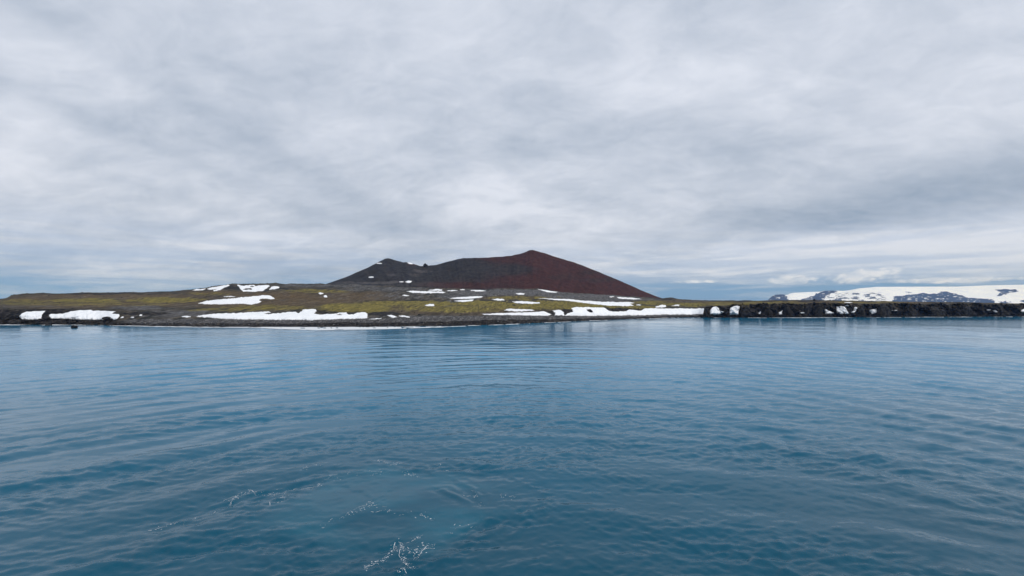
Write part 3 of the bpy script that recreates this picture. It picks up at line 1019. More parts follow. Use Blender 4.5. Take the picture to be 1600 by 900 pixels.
SNOWS = [
    ([(30, 495), (33, 491), (41, 487.5), (52, 486.5), (66, 486), (72, 486), (68, 489), (65.5, 492), (66, 497), (58, 499), (42, 499), (35, 498.5)],
     'rounded white snow bank on black rock, nearest the left end of the shore', {}),
    ([(76.5, 492.5), (80, 491), (98, 490.5), (112, 486.5), (125, 485), (143, 484.5), (146, 486), (155, 485.5), (170, 486), (181, 487), (175, 490.5), (186, 491), (187, 493),
      (184, 498), (178, 499), (176, 497), (161, 499.5), (130, 499), (98, 497.5), (80, 497.5)],
     'wide white snow bank on the left shore with a black boulder at its lower right', {}),
    ([(188, 496.6), (192, 494.5), (194, 495.5), (192, 497)], 'tiny snow scrap just right of the snow bank with the boulder', {}),
    ([(204, 496.5), (206, 494.8), (210, 495.3), (209, 496.8)], 'tiny snow scrap low among dark rocks on the left shore', {}),
    ([(217, 493.5), (219, 491.2), (223, 491.5), (222, 494)], 'small snow scrap in the dark rock hollow left of the beach', {}),
    (bar(284, 299, 493.6, 496), 'thin dirty snow streak left of the longest snow bank above the beach', {}),
    ([(306, 495), (314, 493), (340, 490.5), (370, 489.5), (400, 488), (420, 487), (423, 488), (412, 490.5), (420, 491.5), (438, 489.5), (452, 488), (462, 487.5), (467, 490), (472, 486),
      (472, 484.5), (480, 483.5), (494, 483.5), (495, 486), (491, 490.5), (500, 492), (520, 491), (532, 489), (541, 488.5), (545, 492), (552, 492), (557, 489), (570, 488), (574, 490),
      (574, 497), (560, 498), (520, 499), (495, 500), (485, 500.5), (470, 499.5), (430, 500), (400, 499), (370, 499), (346, 498), (328, 496.5)],
     'longest snow bank with a ragged top, lying along the beach', {'thick': 0.8, 'holes': [[(524, 492), (530, 491.2), (536, 492), (530, 492.8)]]}),
    ([(575, 498.6), (597, 496.9), (596, 498), (585, 499.2)], 'thin snow strip at the right end of the longest snow bank', {'thick': 0.3}),
    ([(309, 474), (320, 471), (335, 468.5), (360, 466.5), (390, 463.5), (410, 461.5), (419, 461), (423, 462.5), (430, 467), (424, 468), (418, 467), (410, 466.5), (405, 469), (409, 471),
      (404, 474), (394, 476), (380, 474.5), (365, 475), (345, 475.5), (325, 475.5)],
     'large leaf shaped snow patch with a hooked right end halfway up the brown slope', {}),
    (bar(350, 368, 462.6, 464.2), 'thin snow streak just above the leaf shaped snow patch', {'thick': 0.3}),
    ([(300, 453.5), (308, 451.6), (322, 451), (318, 453.2), (308, 454)], 'small snow patch on the skyline left of the low hill', {'thick': 0.4}),
    ([(323, 452), (327, 449.8), (345, 446.7), (358, 444.6), (360, 445.8), (350, 450), (345, 453), (334, 455.5), (333, 454), (340, 452), (330, 453)],
     'slanting snow patch on the left shoulder of the low hill', {'thick': 0.4}),
    ([(370, 445), (373, 444.6), (380, 447), (388, 445.5), (398, 445.2), (400, 447), (408, 445.6), (420, 445.2), (422, 447), (415, 452), (410, 455), (395, 456), (380, 455.5), (377, 454), (372, 447)],
     'ragged snow patch with a dark hole on top of the low hill', {'thick': 0.4, 'holes': [[(379, 452), (384, 450.6), (393, 450.4), (394, 452.2), (384, 453)], [(391, 447.8), (394, 446.8), (398, 447.6), (394, 448.6)]]}),
    ([(420, 453), (424, 448), (430, 447), (437, 448.5), (436, 450.5), (428, 452.4)], 'small snow patch on the right side of the low hill top', {'thick': 0.4}),
    ([(496, 458), (501, 456.5), (506, 458.5), (502, 460)], 'upper of two small snow scraps on the brown slope below the volcano', {'thick': 0.4}),
    ([(505, 463.5), (508, 460.5), (511, 461.5), (511, 465), (507, 464.8)], 'lower of two small snow scraps on the brown slope below the volcano', {'thick': 0.4}),
    (bar(588, 597, 410.6, 412.4), 'thin snow sliver just under the dark left summit of the volcano', {'drape': 1}),
    (bar(576, 584, 431.8, 434.2), 'tiny snow scrap low on the left flank of the dark volcano shoulder', {'drape': 1}),
    (bar(624, 631, 439.6, 441), 'faint thin snow sliver low on the grey volcano slope', {'drape': 1}),
    ([(633, 440.5), (638, 438.3), (644, 439), (642, 441.8), (637, 442)], 'small round snow scrap low on the grey volcano slope', {'drape': 1}),
    ([(635, 410.4), (643, 409.8), (645.5, 412.8), (640, 412.6)], 'snow scrap on the volcano rim between the dark summit and the rock knob', {'drape': 1}),
    ([(634, 455.3), (645, 454.5), (668, 455), (690, 455.5), (697, 456.5), (692, 458), (670, 458.3), (645, 457.5)], 'long flat snow patch at the foot of the volcano, left of the red cone', {'thick': 0.4}),
    ([(668, 453.3), (680, 451.8), (690, 452.2), (693, 453.6), (685, 454.3), (672, 454.2)], 'humped snow patch directly behind the long flat one at the foot of the volcano', {'thick': 0.8}),
    (bar(698, 715, 453.2, 455), 'faint snow sliver to the right of the humped snow patch', {'thick': 0.3}),
    (bar(719, 726, 452, 453.4), 'tiny snow scrap against the foot of the red cone', {'thick': 0.3}),
    (bar(736, 759, 453, 455.4), 'narrow snow streak below the middle of the red slope', {'thick': 0.3}),
    (bar(629, 640, 460.6, 462.6), 'small snow sliver on grey ground below the long flat snow patch', {'thick': 0.3}),
    ([(701, 466), (715, 464.5), (740, 463), (755, 463), (752, 465), (730, 467), (710, 467)], 'upper of a pair of close snow streaks on the middle of the plain', {'thick': 0.3, 'rough': 0.6}),
    ([(708, 470.2), (720, 468.9), (735, 468), (741, 468.2), (738, 470.5), (722, 471.8)], 'lower of a pair of close snow streaks on the middle of the plain', {'thick': 0.3, 'rough': 0.6}),
    ([(663, 477), (672, 475), (679, 475.3), (678, 478), (668, 478.3)], 'small oval snow patch in green moss left of the grey track', {'thick': 0.4}),
    ([(767, 467.5), (777, 466.7), (787, 467), (789, 469.5), (780, 470)], 'small snow patch at the upper edge of the moss, right of the close pair', {'thick': 0.4}),
    ([(604, 492.5), (612, 492), (621, 495.5), (613, 496.5)], 'small snow patch on dark rock just right of the longest snow bank', {'thick': 0.4}),
    ([(622, 493.8), (632, 492.8), (641, 495), (640, 496), (630, 495.3)], 'small snow sliver behind the beach, between dark rock and shingle', {'thick': 0.4}),
    ([(800, 471.2), (815, 470.5), (830, 471.5), (843, 472.5), (844, 474), (830, 474.8), (805, 473.5)], 'long narrow snow patch surrounded by green moss in front of the red cone', {'thick': 0.4}),
    ([(806, 458.2), (815, 457.5), (820.5, 458.5), (819, 460.3), (808, 460.2)], 'small square snow scrap on grey gravel under the red peak', {'thick': 0.4}),
    ([(838, 451.2), (848, 452.5), (862, 455), (872, 456), (868, 457.5), (856, 456.7), (846, 454)], 'slanting snow streak against the foot of the red cone under its peak', {'thick': 0.4, 'rough': 0.6}),
    ([(787, 484.8), (795, 482.5), (815, 483), (832, 484), (836, 485.5), (815, 486.6), (795, 486.2)], 'snow streak lying just behind the thin snow bank above the shingle', {'thick': 0.4}),
    ([(838, 465.7), (860, 466.5), (890, 467.5), (910, 469.5), (940, 471.5), (985, 472), (992, 473), (984, 474.5), (991, 477.5), (980, 478.5), (950, 477.5), (920, 474.5), (895, 471), (870, 469)],
     'long tapering snow field running right across the moss below the red flank', {'thick': 0.35, 'rough': 0.7}),
    (bar(952, 960, 462.8, 464.6), 'tiny snow scrap at the lower right foot of the red cone', {'thick': 0.4}),
    ([(963, 464), (985, 465), (998, 466.3), (1004, 467.5), (990, 468), (967, 466.5)], 'narrow snow streak below the right end of the red cone', {'thick': 0.4, 'rough': 0.6}),
    ([(753, 490.7), (790, 489), (830, 488), (850, 486.5), (856, 489), (862, 491.5), (855, 493.5), (835, 493), (790, 492.2), (757, 492)],
     'thin straight snow bank above the shingle, left of the widest white bank', {'thick': 0.5, 'rough': 0.7}),
    ([(863, 485.5), (870, 484), (876, 484.5), (880, 488), (882, 493), (866, 492.5), (868, 488.5)], 'small snow bank between two black rock noses above the beach', {'thick': 0.5}),
    ([(882, 493), (886, 490), (895, 488), (893, 481.7), (900, 480.2), (920, 480.2), (945, 481.2), (952, 486), (960, 487), (978, 486.5), (982, 483.5), (1000, 486), (1007, 482.2), (1030, 482.2),
      (1060, 482), (1080, 482.3), (1100, 482), (1101, 485), (1099, 491), (1070, 491.5), (1040, 491.7), (1000, 492.7), (960, 493.2), (920, 493.6)],
     'broad white snow bank with a black rock in it, ending at the cliff', {'thick': 0.8}),
    ([(1024, 479.2), (1032, 476.5), (1040, 476.5), (1041, 479), (1034, 481), (1026, 480.7)], 'small humped snow patch on moss just above the broad snow bank', {'thick': 0.5}),
    ([(1049, 477.7), (1058, 475.7), (1062, 476), (1060, 478)], 'small snow sliver on moss above the right part of the broad snow bank', {'thick': 0.4}),
    (bar(994, 1002, 475.6, 477.3), 'tiny snow scrap at the right end of the long tapering snow field', {'thick': 0.3}),
    ([(1109.5, 484), (1113, 480), (1119, 478.8), (1123, 482), (1124, 486), (1131, 487.5), (1127, 490.5), (1118, 491.7), (1109.5, 490.8)], 'snow chute with a right hand toe in the first notch of the black cliff', {'thick': 0.9, 'rough': 0.7}),
    ([(1140, 486), (1141, 480.5), (1150, 478), (1156, 478.6), (1154, 487), (1153, 491.8), (1140.5, 491.8)], 'square white snow chute in the second notch of the black cliff', {'thick': 0.9, 'rough': 0.7}),
    ([(1184.5, 489), (1188, 486.2), (1189.5, 489), (1186, 491)], 'tiny snow scrap low on the cliff right of the square snow chute', {'thick': 0.6, 'rough': 0.4}),
    ([(1216.5, 488), (1222, 484.8), (1225.5, 486), (1220.5, 491.6), (1217, 491.2)], 'small curved snow chute in the middle of the black cliff', {'thick': 0.7, 'rough': 0.4}),
    (bar(1229, 1234, 485, 486.6), 'tiny snow speck beside the small curved snow chute', {'thick': 0.6, 'rough': 0.3}),
    (bar(1249, 1256, 488, 489.8), 'tiny grey snow sliver low on the cliff left of the big buttress', {'thick': 0.6, 'rough': 0.3}),
    ([(1288.5, 482.5), (1293, 485.5), (1303.5, 489.5), (1298, 490.7), (1289.5, 490.7)], 'triangular snow chute just right of the big black buttress', {'thick': 0.8, 'rough': 0.4}),
    ([(1306.5, 479.5), (1313, 478.3), (1318, 479.5), (1322, 484), (1325, 489.7), (1315, 490.7), (1308.5, 489.2)], 'broad snow chute next to the triangular one on the cliff', {'thick': 0.9, 'rough': 0.6}),
    ([(1335, 479.6), (1339, 480.5), (1338.5, 483), (1334, 488.7), (1329, 488.5), (1333.5, 485)], 'narrow hooked snow chute right of the broad chute on the cliff', {'thick': 0.7, 'rough': 0.4}),
    ([(1358.5, 484.5), (1369, 482), (1368.5, 489), (1362, 490.7), (1359, 487)], 'small square snow chute on the cliff below the ice cap', {'thick': 0.8, 'rough': 0.4}),
    (bar(1393, 1401, 484.4, 486), 'tiny snow speck on the cliff right of the small square chute', {'thick': 0.6, 'rough': 0.3}),
    (bar(1541, 1547, 483, 485.2), 'left of three tiny snow specks near the right end of the cliff', {'thick': 0.6, 'rough': 0.3}),
    ([(1550, 484.4), (1553, 484.2), (1558, 487.8), (1555, 488.4)], 'middle of three tiny snow specks near the right end of the cliff', {'thick': 0.6, 'rough': 0.3}),
    ([(1594.5, 487), (1596, 484), (1604, 480.5), (1604, 484), (1598, 488.2)], 'snow speck cut by the right edge at the end of the cliff', {'thick': 0.6, 'rough': 0.4}),
    (bar(1319, 1332, 472.2, 473.4), 'thin snow streak on top of the cliff above the hooked chute', {'thick': 0.3, 'rough': 0.3}),
    (bar(1320, 1327, 476.6, 478.6), 'tiny snow scrap near the cliff top above the broad chute', {'thick': 0.6, 'rough': 0.3}),
]
for poly, label, kw in SNOWS:
    kw = dict(kw)
    d = CONE if kw.pop('drape', 0) else GROUND
    if d is CONE:
        kw.setdefault('thick', 0.9)
        kw.setdefault('rough', 0.5)
    snow(poly, label, d, group='snow patches lying on the island', **kw)


# ------------------------------------------------------------------ rocks
def rock_bm(size, seed, sub=2, flat=0.0):
    bm = bmesh.new()
    bmesh.ops.create_icosphere(bm, subdivisions=sub, radius=1.0)
    rs = np.random.RandomState(seed)
    cuts = [(Vector(rs.randn(3)).normalized(), 0.55 + 0.35 * rs.rand()) for _ in range(9)]
    off = rs.rand(3) * 50
    for v in bm.verts:
        d = v.co.normalized()
        r = 1.0
        for n, k in cuts:
            q = d.dot(n)
            if q > 0.05:
                r = min(r, k / q)
        r *= 1 + 0.28 * float(fbm(d.x * 1.7 + off[0], d.y * 1.7 + d.z * 2.3 + off[1], 3, seed))
        v.co = Vector((d.x * size[0] * r, d.y * size[1] * r, max(d.z * r, -0.55 + flat) * size[2]))
    return bm


def rock_obj(name, loc, size, seed, label=None, cat=None, group=None, parent=None, sub=3, rz=0.0):
    bm = rock_bm(size, seed, sub)
    me = bpy.data.meshes.new(name)
    bm.to_mesh(me)
    bm.free()
    me.materials.append(M_ROCK)
    o = bpy.data.objects.new(name, me)
    COL.objects.link(o)
    o.location = loc
    o.rotation_euler = (0, 0, rz)
    o.parent = parent
    return tag(o, label, cat, group)


def sea_pt(px, row):
    Y = EYE * F / (row - HOR)
    return Vector((Y * (px - 800) / F, Y, 0))


G_ROCK = 'single black rocks on the island and its shore'
p = sea_pt(117, 512.6)
rock_obj('sea_rock', p, (2.4, 1.9, 2.0), 5, 'small black rock standing alone in the water off the left shore', 'rock', G_ROCK)
p = sea_pt(75, 508.6)
rock_obj('sea_rock', p, (2.4, 1.8, 0.9), 6, 'low black rock awash at the left shore beside the first snow bank', 'rock', G_ROCK)
p = GROUND.at(169, 499.2)
rock_obj('boulder', p + Vector((0, -1.0, 0.5)), (3.0, 2.0, 1.9), 8, 'black boulder at the lower right edge of the left shore snow bank', 'boulder', G_ROCK)
p = GROUND.at(920, 487.6)
rock_obj('boulder', p + Vector((0, -0.5, 0.6)), (4.2, 2.6, 2.6), 9, 'black rock poking out of the broad snow bank', 'boulder', G_ROCK)
p = CONE.at(665.5, 416.2)
rock_obj('lava_knob', p + Vector((0, 0, 0.5)), (7.6, 6.5, 8.0), 12, 'black craggy rock knob standing in the dip of the volcano rim', 'rock', G_ROCK)
p = GROUND.at(1272.5, 469.6)
rock_obj('boulder', p + Vector((0, 0, 0.6)), (1.9, 1.7, 2.3), 14, 'small dark boulder on the skyline above the right cliff', 'boulder', G_ROCK)

# buttresses: lava noses standing out of the cliff
cliff = bpy.data.objects['cliff']
for k, (bx, r0, r1, wpx) in enumerate([(1104, 493.5, 479.5, 8), (1133, 493.5, 478.5, 11), (1168, 493, 477, 20), (1200, 492.5, 475.5, 20), (1236, 493, 475.5, 18), (1263, 492.5, 476, 18),
                                       (1281, 494, 474.5, 15), (1348, 493.5, 476, 16), (1385, 493, 476, 22), (1425, 492.5, 475.5, 26), (1470, 492.5, 475.5, 28), (1512, 492, 475.5, 24), (1570, 491.5, 478, 24)]):
    a = GROUND.at(bx, r0)
    h = (r0 - r1) / F * a.y
    b = rock_obj('rock_buttress', (a.x, a.y + 3.4, a.z - 0.5), (wpx / F * a.y * 0.56, 4.8, h * 1.04), 30 + k, parent=cliff, sub=3)


def joined_rocks(name, spots, mat, label, tone=False, sub=1, kinds=8):
    """many small stones as one mass"""
    protos = []
    for k in range(kinds):
        bm = rock_bm((1, 1, 1), 200 + k, sub)
        bmesh.ops.triangulate(bm, faces=bm.faces)
        bm.verts.ensure_lookup_table()
        protos.append((np.array([v.co[:] for v in bm.verts]), np.array([[v.index for v in f.verts] for f in bm.faces])))
        bm.free()
    vs, fs, tn = [], [], []
    n = 0
    for (x, y, z, sx, sy, sz, rz) in spots:
        col_ = 800 + F * x / y
        if any(a < col_ < b for a, b in CHUTES) and z > 3.5 and col_ < 1500:
            continue
        v, f = protos[RNG.integers(kinds)]
        c, s = math.cos(rz), math.sin(rz)
        q = v * (sx, sy, sz)
        q = np.stack([q[:, 0] * c - q[:, 1] * s + x, q[:, 0] * s + q[:, 1] * c + y, q[:, 2] + z], -1)
        vs.append(q)
        fs.append(f + n)
        n += len(q)
        tn.append(np.full(len(q), RNG.random()))
    o = link_mesh(name, np.concatenate(vs), np.concatenate(fs), mat, smooth=False, attrs={'tone': np.concatenate(tn)} if tone else None)
    return tag(o, label, None, None, 'stuff')


def grid_pick(c0, c1, t0, t1, n):
    """random spots on the island surface between two columns and two profile rows"""
    out = []
    cs = RNG.uniform(c0, c1, n)
    ts = RNG.uniform(t0, t1, n)
    for c, t in zip(cs, ts):
        i = int(np.clip(c - PX[0], 0, len(PX) - 2))
        f = c - PX[0] - i
        k = int(t)
        g = t - k
        V = ISL_V
        p_ = (V[k, i] * (1 - f) + V[k, i + 1] * f) * (1 - g) + (V[k + 1, i] * (1 - f) + V[k + 1, i + 1] * f) * g
        out.append(p_)
    return out


K1 = NSEG[0]
KB = sum(NSEG[:3])
spots = []
for p_ in grid_pick(200, 1100, K1 + 1, KB + 3, 5200):
    s_ = 0.16 + 0.34 * RNG.random() ** 3
    spots.append((p_[0], p_[1], p_[2] + 0.05, s_ * RNG.uniform(.8, 1.5), s_, s_ * RNG.uniform(.6, 1.0), RNG.random() * 6))
joined_rocks('shingle', spots, M_PEB, 'dark grey stones heaped along the shingle beach', True)
spots = []
for c0, c1, n in ((-300, 205, 560), (1098, 1880, 1000)):
    for p_ in grid_pick(c0, c1, K1 - 0.5, K1 + 8, n):
        s_ = 0.5 + 1.3 * RNG.random() ** 2
        spots.append((p_[0], p_[1] - 0.6, p_[2], s_ * RNG.uniform(.8, 1.7), s_, s_ * RNG.uniform(.6, 1.1), RNG.random() * 6))
for p_ in grid_pick(1100, 1880, K1 + 8, KB + 1, 900):
    s_ = 0.5 + 1.5 * RNG.random() ** 2
    spots.append((p_[0], p_[1] - 0.4, p_[2], s_ * RNG.uniform(.7, 1.4), s_, s_ * RNG.uniform(.7, 1.4), RNG.random() * 6))
joined_rocks('lava_rubble', spots, M_ROCK, 'black lava rubble piled along the foot of the cliffs and rocky shore')
spots = []
TT = len(ISL_V)
for p_ in grid_pick(-100, 1700, KB + 18, TT - NSEG[-1] - 2, 900):
    s_ = 0.2 + 0.7 * RNG.random() ** 4
    spots.append((p_[0], p_[1], p_[2] + 0.05, s_ * RNG.uniform(.8, 1.6), s_, s_ * RNG.uniform(.7, 1.1), RNG.random() * 6))
for p_ in grid_pick(0, 510, TT - NSEG[-1] - 3, TT - NSEG[-1] - 1, 90) + grid_pick(1036, 1600, TT - NSEG[-1] - 3, TT - NSEG[-1] - 1, 160):
    s_ = 0.3 + 0.9 * RNG.random() ** 3
    spots.append((p_[0], p_[1], p_[2] + 0.1, s_ * RNG.uniform(.9, 2.2), s_, s_ * RNG.uniform(.6, 1.0), RNG.random() * 6))
joined_rocks('scattered_stones', spots, M_ROCK, 'dark stones scattered over the mossy plain')


# ------------------------------------------------------------------ far ice cap
FCREST = [(1190, 477), (1198, 473), (1201, 467.5), (1206, 463), (1211, 460.5), (1222, 459.8), (1230, 461), (1233, 459), (1240, 457.6), (1260, 456.5), (1276, 456), (1282, 456), (1287, 454.4), (1300, 454),
          (1318, 454.6), (1330, 453), (1342, 450.6), (1370, 448.2), (1440, 447.9), (1490, 448), (1540, 446), (1600, 444.8), (1720, 443), (1900, 446), (2100, 452)]
ROCKF = [[(1190, 480), (1198, 466), (1206, 458), (1226, 458), (1229.5, 461), (1230, 480)],
         [(1240, 480), (1252, 467.5), (1272, 462), (1284, 456), (1288, 453), (1300, 453), (1312, 455.5), (1300, 458), (1290, 462), (1284, 480)],
         [(1390, 480), (1396, 464), (1420, 460.5), (1445, 458), (1455, 459.5), (1467, 458.5), (1476, 456.5), (1490, 457.8), (1503, 462), (1512, 466), (1545, 467), (1553, 471.5), (1553, 480)],
         [(1463, 457), (1474, 455.3), (1484, 457.2), (1474, 458.5)],
         [(1411, 456.6), (1418, 455.6), (1426, 457.4), (1418, 458)],
         [(1555, 452.2), (1585, 452.2), (1588, 455), (1572, 459), (1568, 462.5), (1560, 462), (1564, 457)],
         [(1560, 472), (1570, 470), (1580, 472), (1570, 474)], [(1592, 471), (1600, 468.5), (1612, 471), (1600, 473)],
         [(1650, 480), (1660, 462), (1700, 460), (1730, 480)]]


def build_far():
    px = np.arange(1190, 2100.01, 0.75)
    crest = curve(FCREST, px, 1.0)
    y0 = 6600 + 250 * fbm(px * 0.01, 0, 3, 131)
    y1 = y0 + curve([(1190, 900), (1240, 1200), (1320, 1700), (2100, 1900)], px, 10)
    n1, n2 = 80, 10
    t = np.linspace(0, 1, n1, endpoint=False)[:, None]
    zc = z_of(crest, y1)
    Y = y0[None] * (1 - t) + y1[None] * t
    # an ice front some 20 m high at the water, then a dome
    Z = -3 + np.minimum(t * 60, 1) * np.minimum(22, zc * 0.3)[None] + (zc - np.minimum(22, zc * 0.3) + 3)[None] * (t ** 0.8)
    t2 = np.linspace(0, 1, n2)[:, None]
    Y = np.concatenate([Y, y1[None] + 1200 * t2])
    Z = np.concatenate([Z, zc[None] * (1 - 0.9 * t2) - 2 * t2])
    lid = np.concatenate([t[:, 0], 1 + t2[:, 0]])[:, None] * np.ones_like(Z)
    P2 = px[None] * np.ones_like(Z)
    env = sstep(lid, 0.03, 0.12) * sstep(lid, 1.0, 0.9)
    Z = Z + env * 10 * fbm(P2 * 0.05, lid * 5, 4, 135)
    row = HOR + (EYE - Z) * F / Y
    wr = row + 1.2 * fbm(P2 * 0.10, row * 0.35, 4, 137, 0.6)
    wp = P2 + 6 * fbm(P2 * 0.08, row * 0.3, 4, 139, 0.6)
    rk = np.zeros_like(Z)
    for poly in ROCKF:
        rk = np.maximum(rk, inside(poly, wp, wr).astype(float))
    spk = fbm(P2 * 0.11, row * 0.75, 4, 141, 0.6) - 0.06
    zone = sstep(P2, 1284, 1296) * sstep(P2, 1392, 1375) * sstep(row, 455.5, 458.5)
    rk = np.maximum(rk, zone * 0.95 * sstep(spk, 0.03 - 0.012 * (row - 462), 0.09 - 0.012 * (row - 462)))
    rk = rk * (1 - sstep(fbm(P2 * 0.22, row * 1.2, 3, 143), 0.36, 0.42))
    Z = Z + rk * env * 5
    V = np.stack([Y * (P2 - 800) / F, Y, Z], -1)
    o = link_mesh('ice_cap', V.reshape(-1, 3), grid_faces(*Z.shape), M_FAR, attrs={'rock': rk.ravel()})
    tag(o, 'distant white ice cap with bare rock ridges tinted haze blue', None, None, 'structure')


build_far()

# ------------------------------------------------------------------ foam
FLECK_LINES = [   # strands of bubbles left by the wash: (points in the photograph, count, spread)
    ([(360, 782), (385, 768), (420, 770), (455, 764), (480, 762), (500, 756), (512, 745), (530, 747)], 120, 3.0),
    ([(355, 784), (366, 776), (375, 770)], 28, 2.0),
    ([(430, 786), (440, 778), (448, 775)], 30, 3.0),
    ([(470, 736), (488, 729), (500, 728)], 16, 2.0),
    ([(588, 720), (602, 722), (612, 726), (624, 724)], 46, 2.5),
    ([(630, 742), (645, 738), (655, 745)], 34, 3.0),
    ([(682, 727), (692, 731), (700, 735)], 18, 2.0),
    ([(610, 738), (590, 740), (560, 741), (530, 736)], 20, 3.0),
    ([(540, 806), (560, 800), (580, 790), (588, 783)], 44, 3.0),
    ([(500, 822), (540, 808)], 12, 2.0),
    ([(655, 804), (668, 808), (676, 812)], 30, 2.0),
    ([(592, 796), (610, 800), (640, 802)], 14, 3.0),
    ([(568, 894), (580, 882), (600, 874), (612, 862), (618, 846)], 110, 3.0),
    ([(624, 850), (632, 864), (630, 876), (642, 888), (646, 894)], 100, 3.0),
    ([(645, 868), (660, 856), (675, 850)], 80, 7.0),
    ([(648, 842), (655, 838)], 14, 4.0),
    ([(622, 900), (632, 893)], 20, 3.0),
    ([(733, 770), (745, 778), (760, 790)], 14, 5.0),
    ([(250, 822), (290, 812), (330, 800)], 14, 4.0),
    ([(700, 830), (720, 818), (745, 822)], 12, 4.0),
    ([(785, 770), (800, 790)], 6, 6.0),
]


def wave_at(x, y):
    r = np.hypot(x, y)
    return waves(x, y, np.maximum(r * 0.0033 * 1.0, r * 0.0019))


def make_flecks():
    xs, ys, ss = [], [], []
    for pts, n, spread in FLECK_LINES:
        p_ = np.array(pts, float)
        seg = np.concatenate([[0], np.cumsum(np.hypot(*np.diff(p_, axis=0).T))])
        # clustered along the strand
        for _ in range(int(n * 1.1)):
            q = RNG.random() * seg[-1]
            q += 2.0 * math.sin(q * 0.9)
            a = np.interp(q, seg, p_[:, 0]) + RNG.normal() * spread * 0.8
            b = np.interp(q, seg, p_[:, 1]) + RNG.normal() * spread * 0.55
            w = sea_pt(a, b)
            xs.append(w.x)
            ys.append(w.y)
            ss.append(0.006 + 0.026 * RNG.random() ** 2.4)
    xs, ys, ss = map(np.array, (xs, ys, ss))
    z = wave_at(xs, ys)
    vs, fs, n = [], [], 0
    for x, y, z_, s in zip(xs, ys, z, ss):
        k = 7
        a = np.arange(k) / k * 2 * math.pi + RNG.random()
        rr = s * RNG.uniform(0.55, 1.3, k)
        asp = RNG.uniform(1.0, 2.2)
        ring = np.stack([x + np.cos(a) * rr * asp, y + np.sin(a) * rr, np.full(k, z_ + 0.004)], -1)
        vs.append(np.concatenate([ring, [[x, y, z_ + 0.012 + s * 0.25]]]))
        for i in range(k):
            fs.append((n + i, n + (i + 1) % k, n + k))
        n += k + 1
    # thin broken filaments joining the bubbles
    V_, F_ = np.concatenate(vs), list(fs)
    for pts, cnt, spread in FLECK_LINES:
        w = np.array([sea_pt(a, b)[:2] for a, b in pts])
        seg = np.concatenate([[0], np.cumsum(np.hypot(*np.diff(w, axis=0).T))])
        for strand in range(2):
            q = np.arange(0, seg[-1], 0.07)
            if len(q) < 3:
                continue
            cx_ = np.interp(q, seg, w[:, 0]) + 0.9 * fbm(q * 0.7, strand * 7.7 + cnt, 4, 301, 0.6) + (strand - 1) * 0.12
            cy_ = np.interp(q, seg, w[:, 1]) + 1.1 * fbm(q * 0.7, strand * 5.1 + cnt + 50, 4, 303, 0.6)
            wd = 0.004 + 0.018 * np.clip(fbm(q * 3.1, strand + cnt, 3, 305) + 0.1, 0, 1)
            on = fbm(q * 1.3, strand * 3.3 + cnt, 4, 307, 0.65) > 0.10
            tx, ty = np.gradient(cx_), np.gradient(cy_)
            L = np.hypot(tx, ty) + 1e-9
            nx_, ny_ = -ty / L, tx / L
            A_ = np.stack([cx_ + nx_ * wd, cy_ + ny_ * wd], -1)
            B_ = np.stack([cx_ - nx_ * wd, cy_ - ny_ * wd], -1)
            AB = np.stack([A_, B_], 1).reshape(-1, 2)
            zz = wave_at(AB[:, 0], AB[:, 1]) + 0.010
            base = len(V_)
            V_ = np.concatenate([V_, np.column_stack([AB, zz])])
            for i in range(len(q) - 1):
                if on[i]:
                    b0 = base + 2 * i
                    F_ += [(b0 + 1, b0 + 3, b0 + 2), (b0 + 1, b0 + 2, b0)]
    V_, F_, _ = compact(V_, np.array(F_))
    o = link_mesh('wake_foam', V_, F_, M_LACE, smooth=False)
    tag(o, 'thin white strands of foam bubbles on the wake swirl', None, None, 'stuff')


make_flecks()


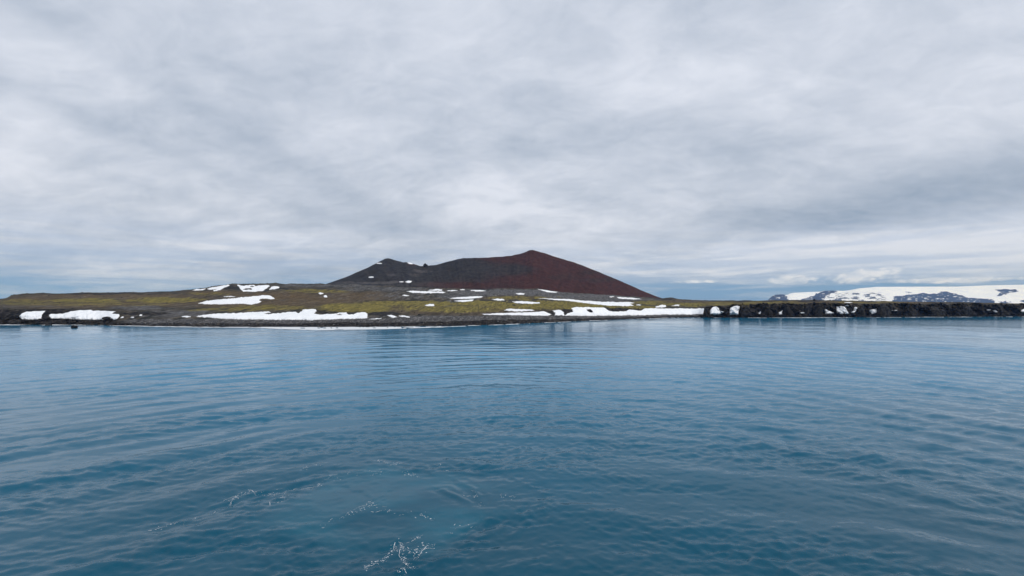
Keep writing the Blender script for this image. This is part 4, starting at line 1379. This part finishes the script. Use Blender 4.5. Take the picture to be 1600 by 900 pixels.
def make_surf():
    """white swash along the beach and broken lines along the rocks"""
    px = np.arange(-100, 1650, 0.6)
    s = curve(SHORE, px, 6)
    vs, fs, n = [], [], 0
    mask = np.interp(px, [-100, 150, 200, 300, 430, 470, 520, 560, 620, 700, 900, 1160, 1180, 1240, 1300, 1650], [.5, .55, .8, .8, .9, 1, 1, 1, .95, .55, .4, .4, .6, .7, .5, .4])
    strips = [(-0.15, 0.75, 0.62), (0.6, 1.3, 0.0)]
    wide = np.interp(px, [-100, 300, 400, 440, 500, 560, 620, 680, 740, 1650], [0.75, 0.8, 1.2, 3.2, 5.0, 4.0, 3.4, 2.2, 0.8, 0.6])
    rows = np.linspace(0, 1, 9)
    R0 = s[None] - 0.5 + (wide[None] + 0.5) * rows[:, None]
    Y = EYE * F / (R0 - HOR)
    X = Y * (px - 800)[None] / F
    tt = rows[:, None] * np.ones_like(X)
    nz = fbm(X * 0.10, Y * 0.12, 4, 151) + 0.5 * fbm(X * 0.5, Y * 0.25, 3, 153)
    edge = np.exp(-((tt - 0.72) / 0.22) ** 2)
    inner = np.exp(-((tt - 0.20) / 0.2) ** 2)
    keep = (mask[None] - 0.75 + 0.55 * np.maximum(edge, 0.6 * inner) + 0.8 * nz) > 0.12
    Z = 0.10 + 0.05 * np.sin(tt * 3.14)
    V = np.stack([X, Y, Z], -1)
    i = np.arange(X.size).reshape(X.shape)
    f = np.stack([i[:-1, :-1], i[1:, :-1], i[1:, 1:], i[:-1, 1:]], -1)[:, :, ::-1]
    kk = keep[:-1, :-1] & keep[1:, 1:]
    v, f, _ = compact(V.reshape(-1, 3), f[kk])
    o = link_mesh('surf_foam', v, f, M_FOAM)
    tag(o, 'white swash foam along the water edge of the beach', None, None, 'stuff')


make_surf()

# ------------------------------------------------------------------ haze
HAZE = 4.2e-5
bm = bmesh.new()
bmesh.ops.create_cube(bm, size=1.0)
for v in bm.verts:
    v.co = Vector((v.co.x * 36000, v.co.y * 24000 , -6 + (v.co.z + 0.5) * 466))
me = bpy.data.meshes.new('haze')
bm.to_mesh(me)
bm.free()
hz = bpy.data.objects.new('haze', me)
COL.objects.link(hz)
mh = bpy.data.materials.new('thin_haze')
mh.use_nodes = True
T = NT(mh.node_tree)
pv = T.n.new('ShaderNodeVolumePrincipled')
pv.inputs['Color'].default_value = (0.22, 0.46, 1.0, 1)
pv.inputs['Absorption Color'].default_value = (1, 1, 1, 1)
pv.inputs['Density'].default_value = HAZE
pv.inputs['Anisotropy'].default_value = 0.0
om = T.n.new('ShaderNodeOutputMaterial')
T.put(om.inputs['Volume'], pv.outputs[0])
me.materials.append(mh)
tag(hz, 'thin pale sea air that turns the far ice cap bluish', None, None, 'stuff')
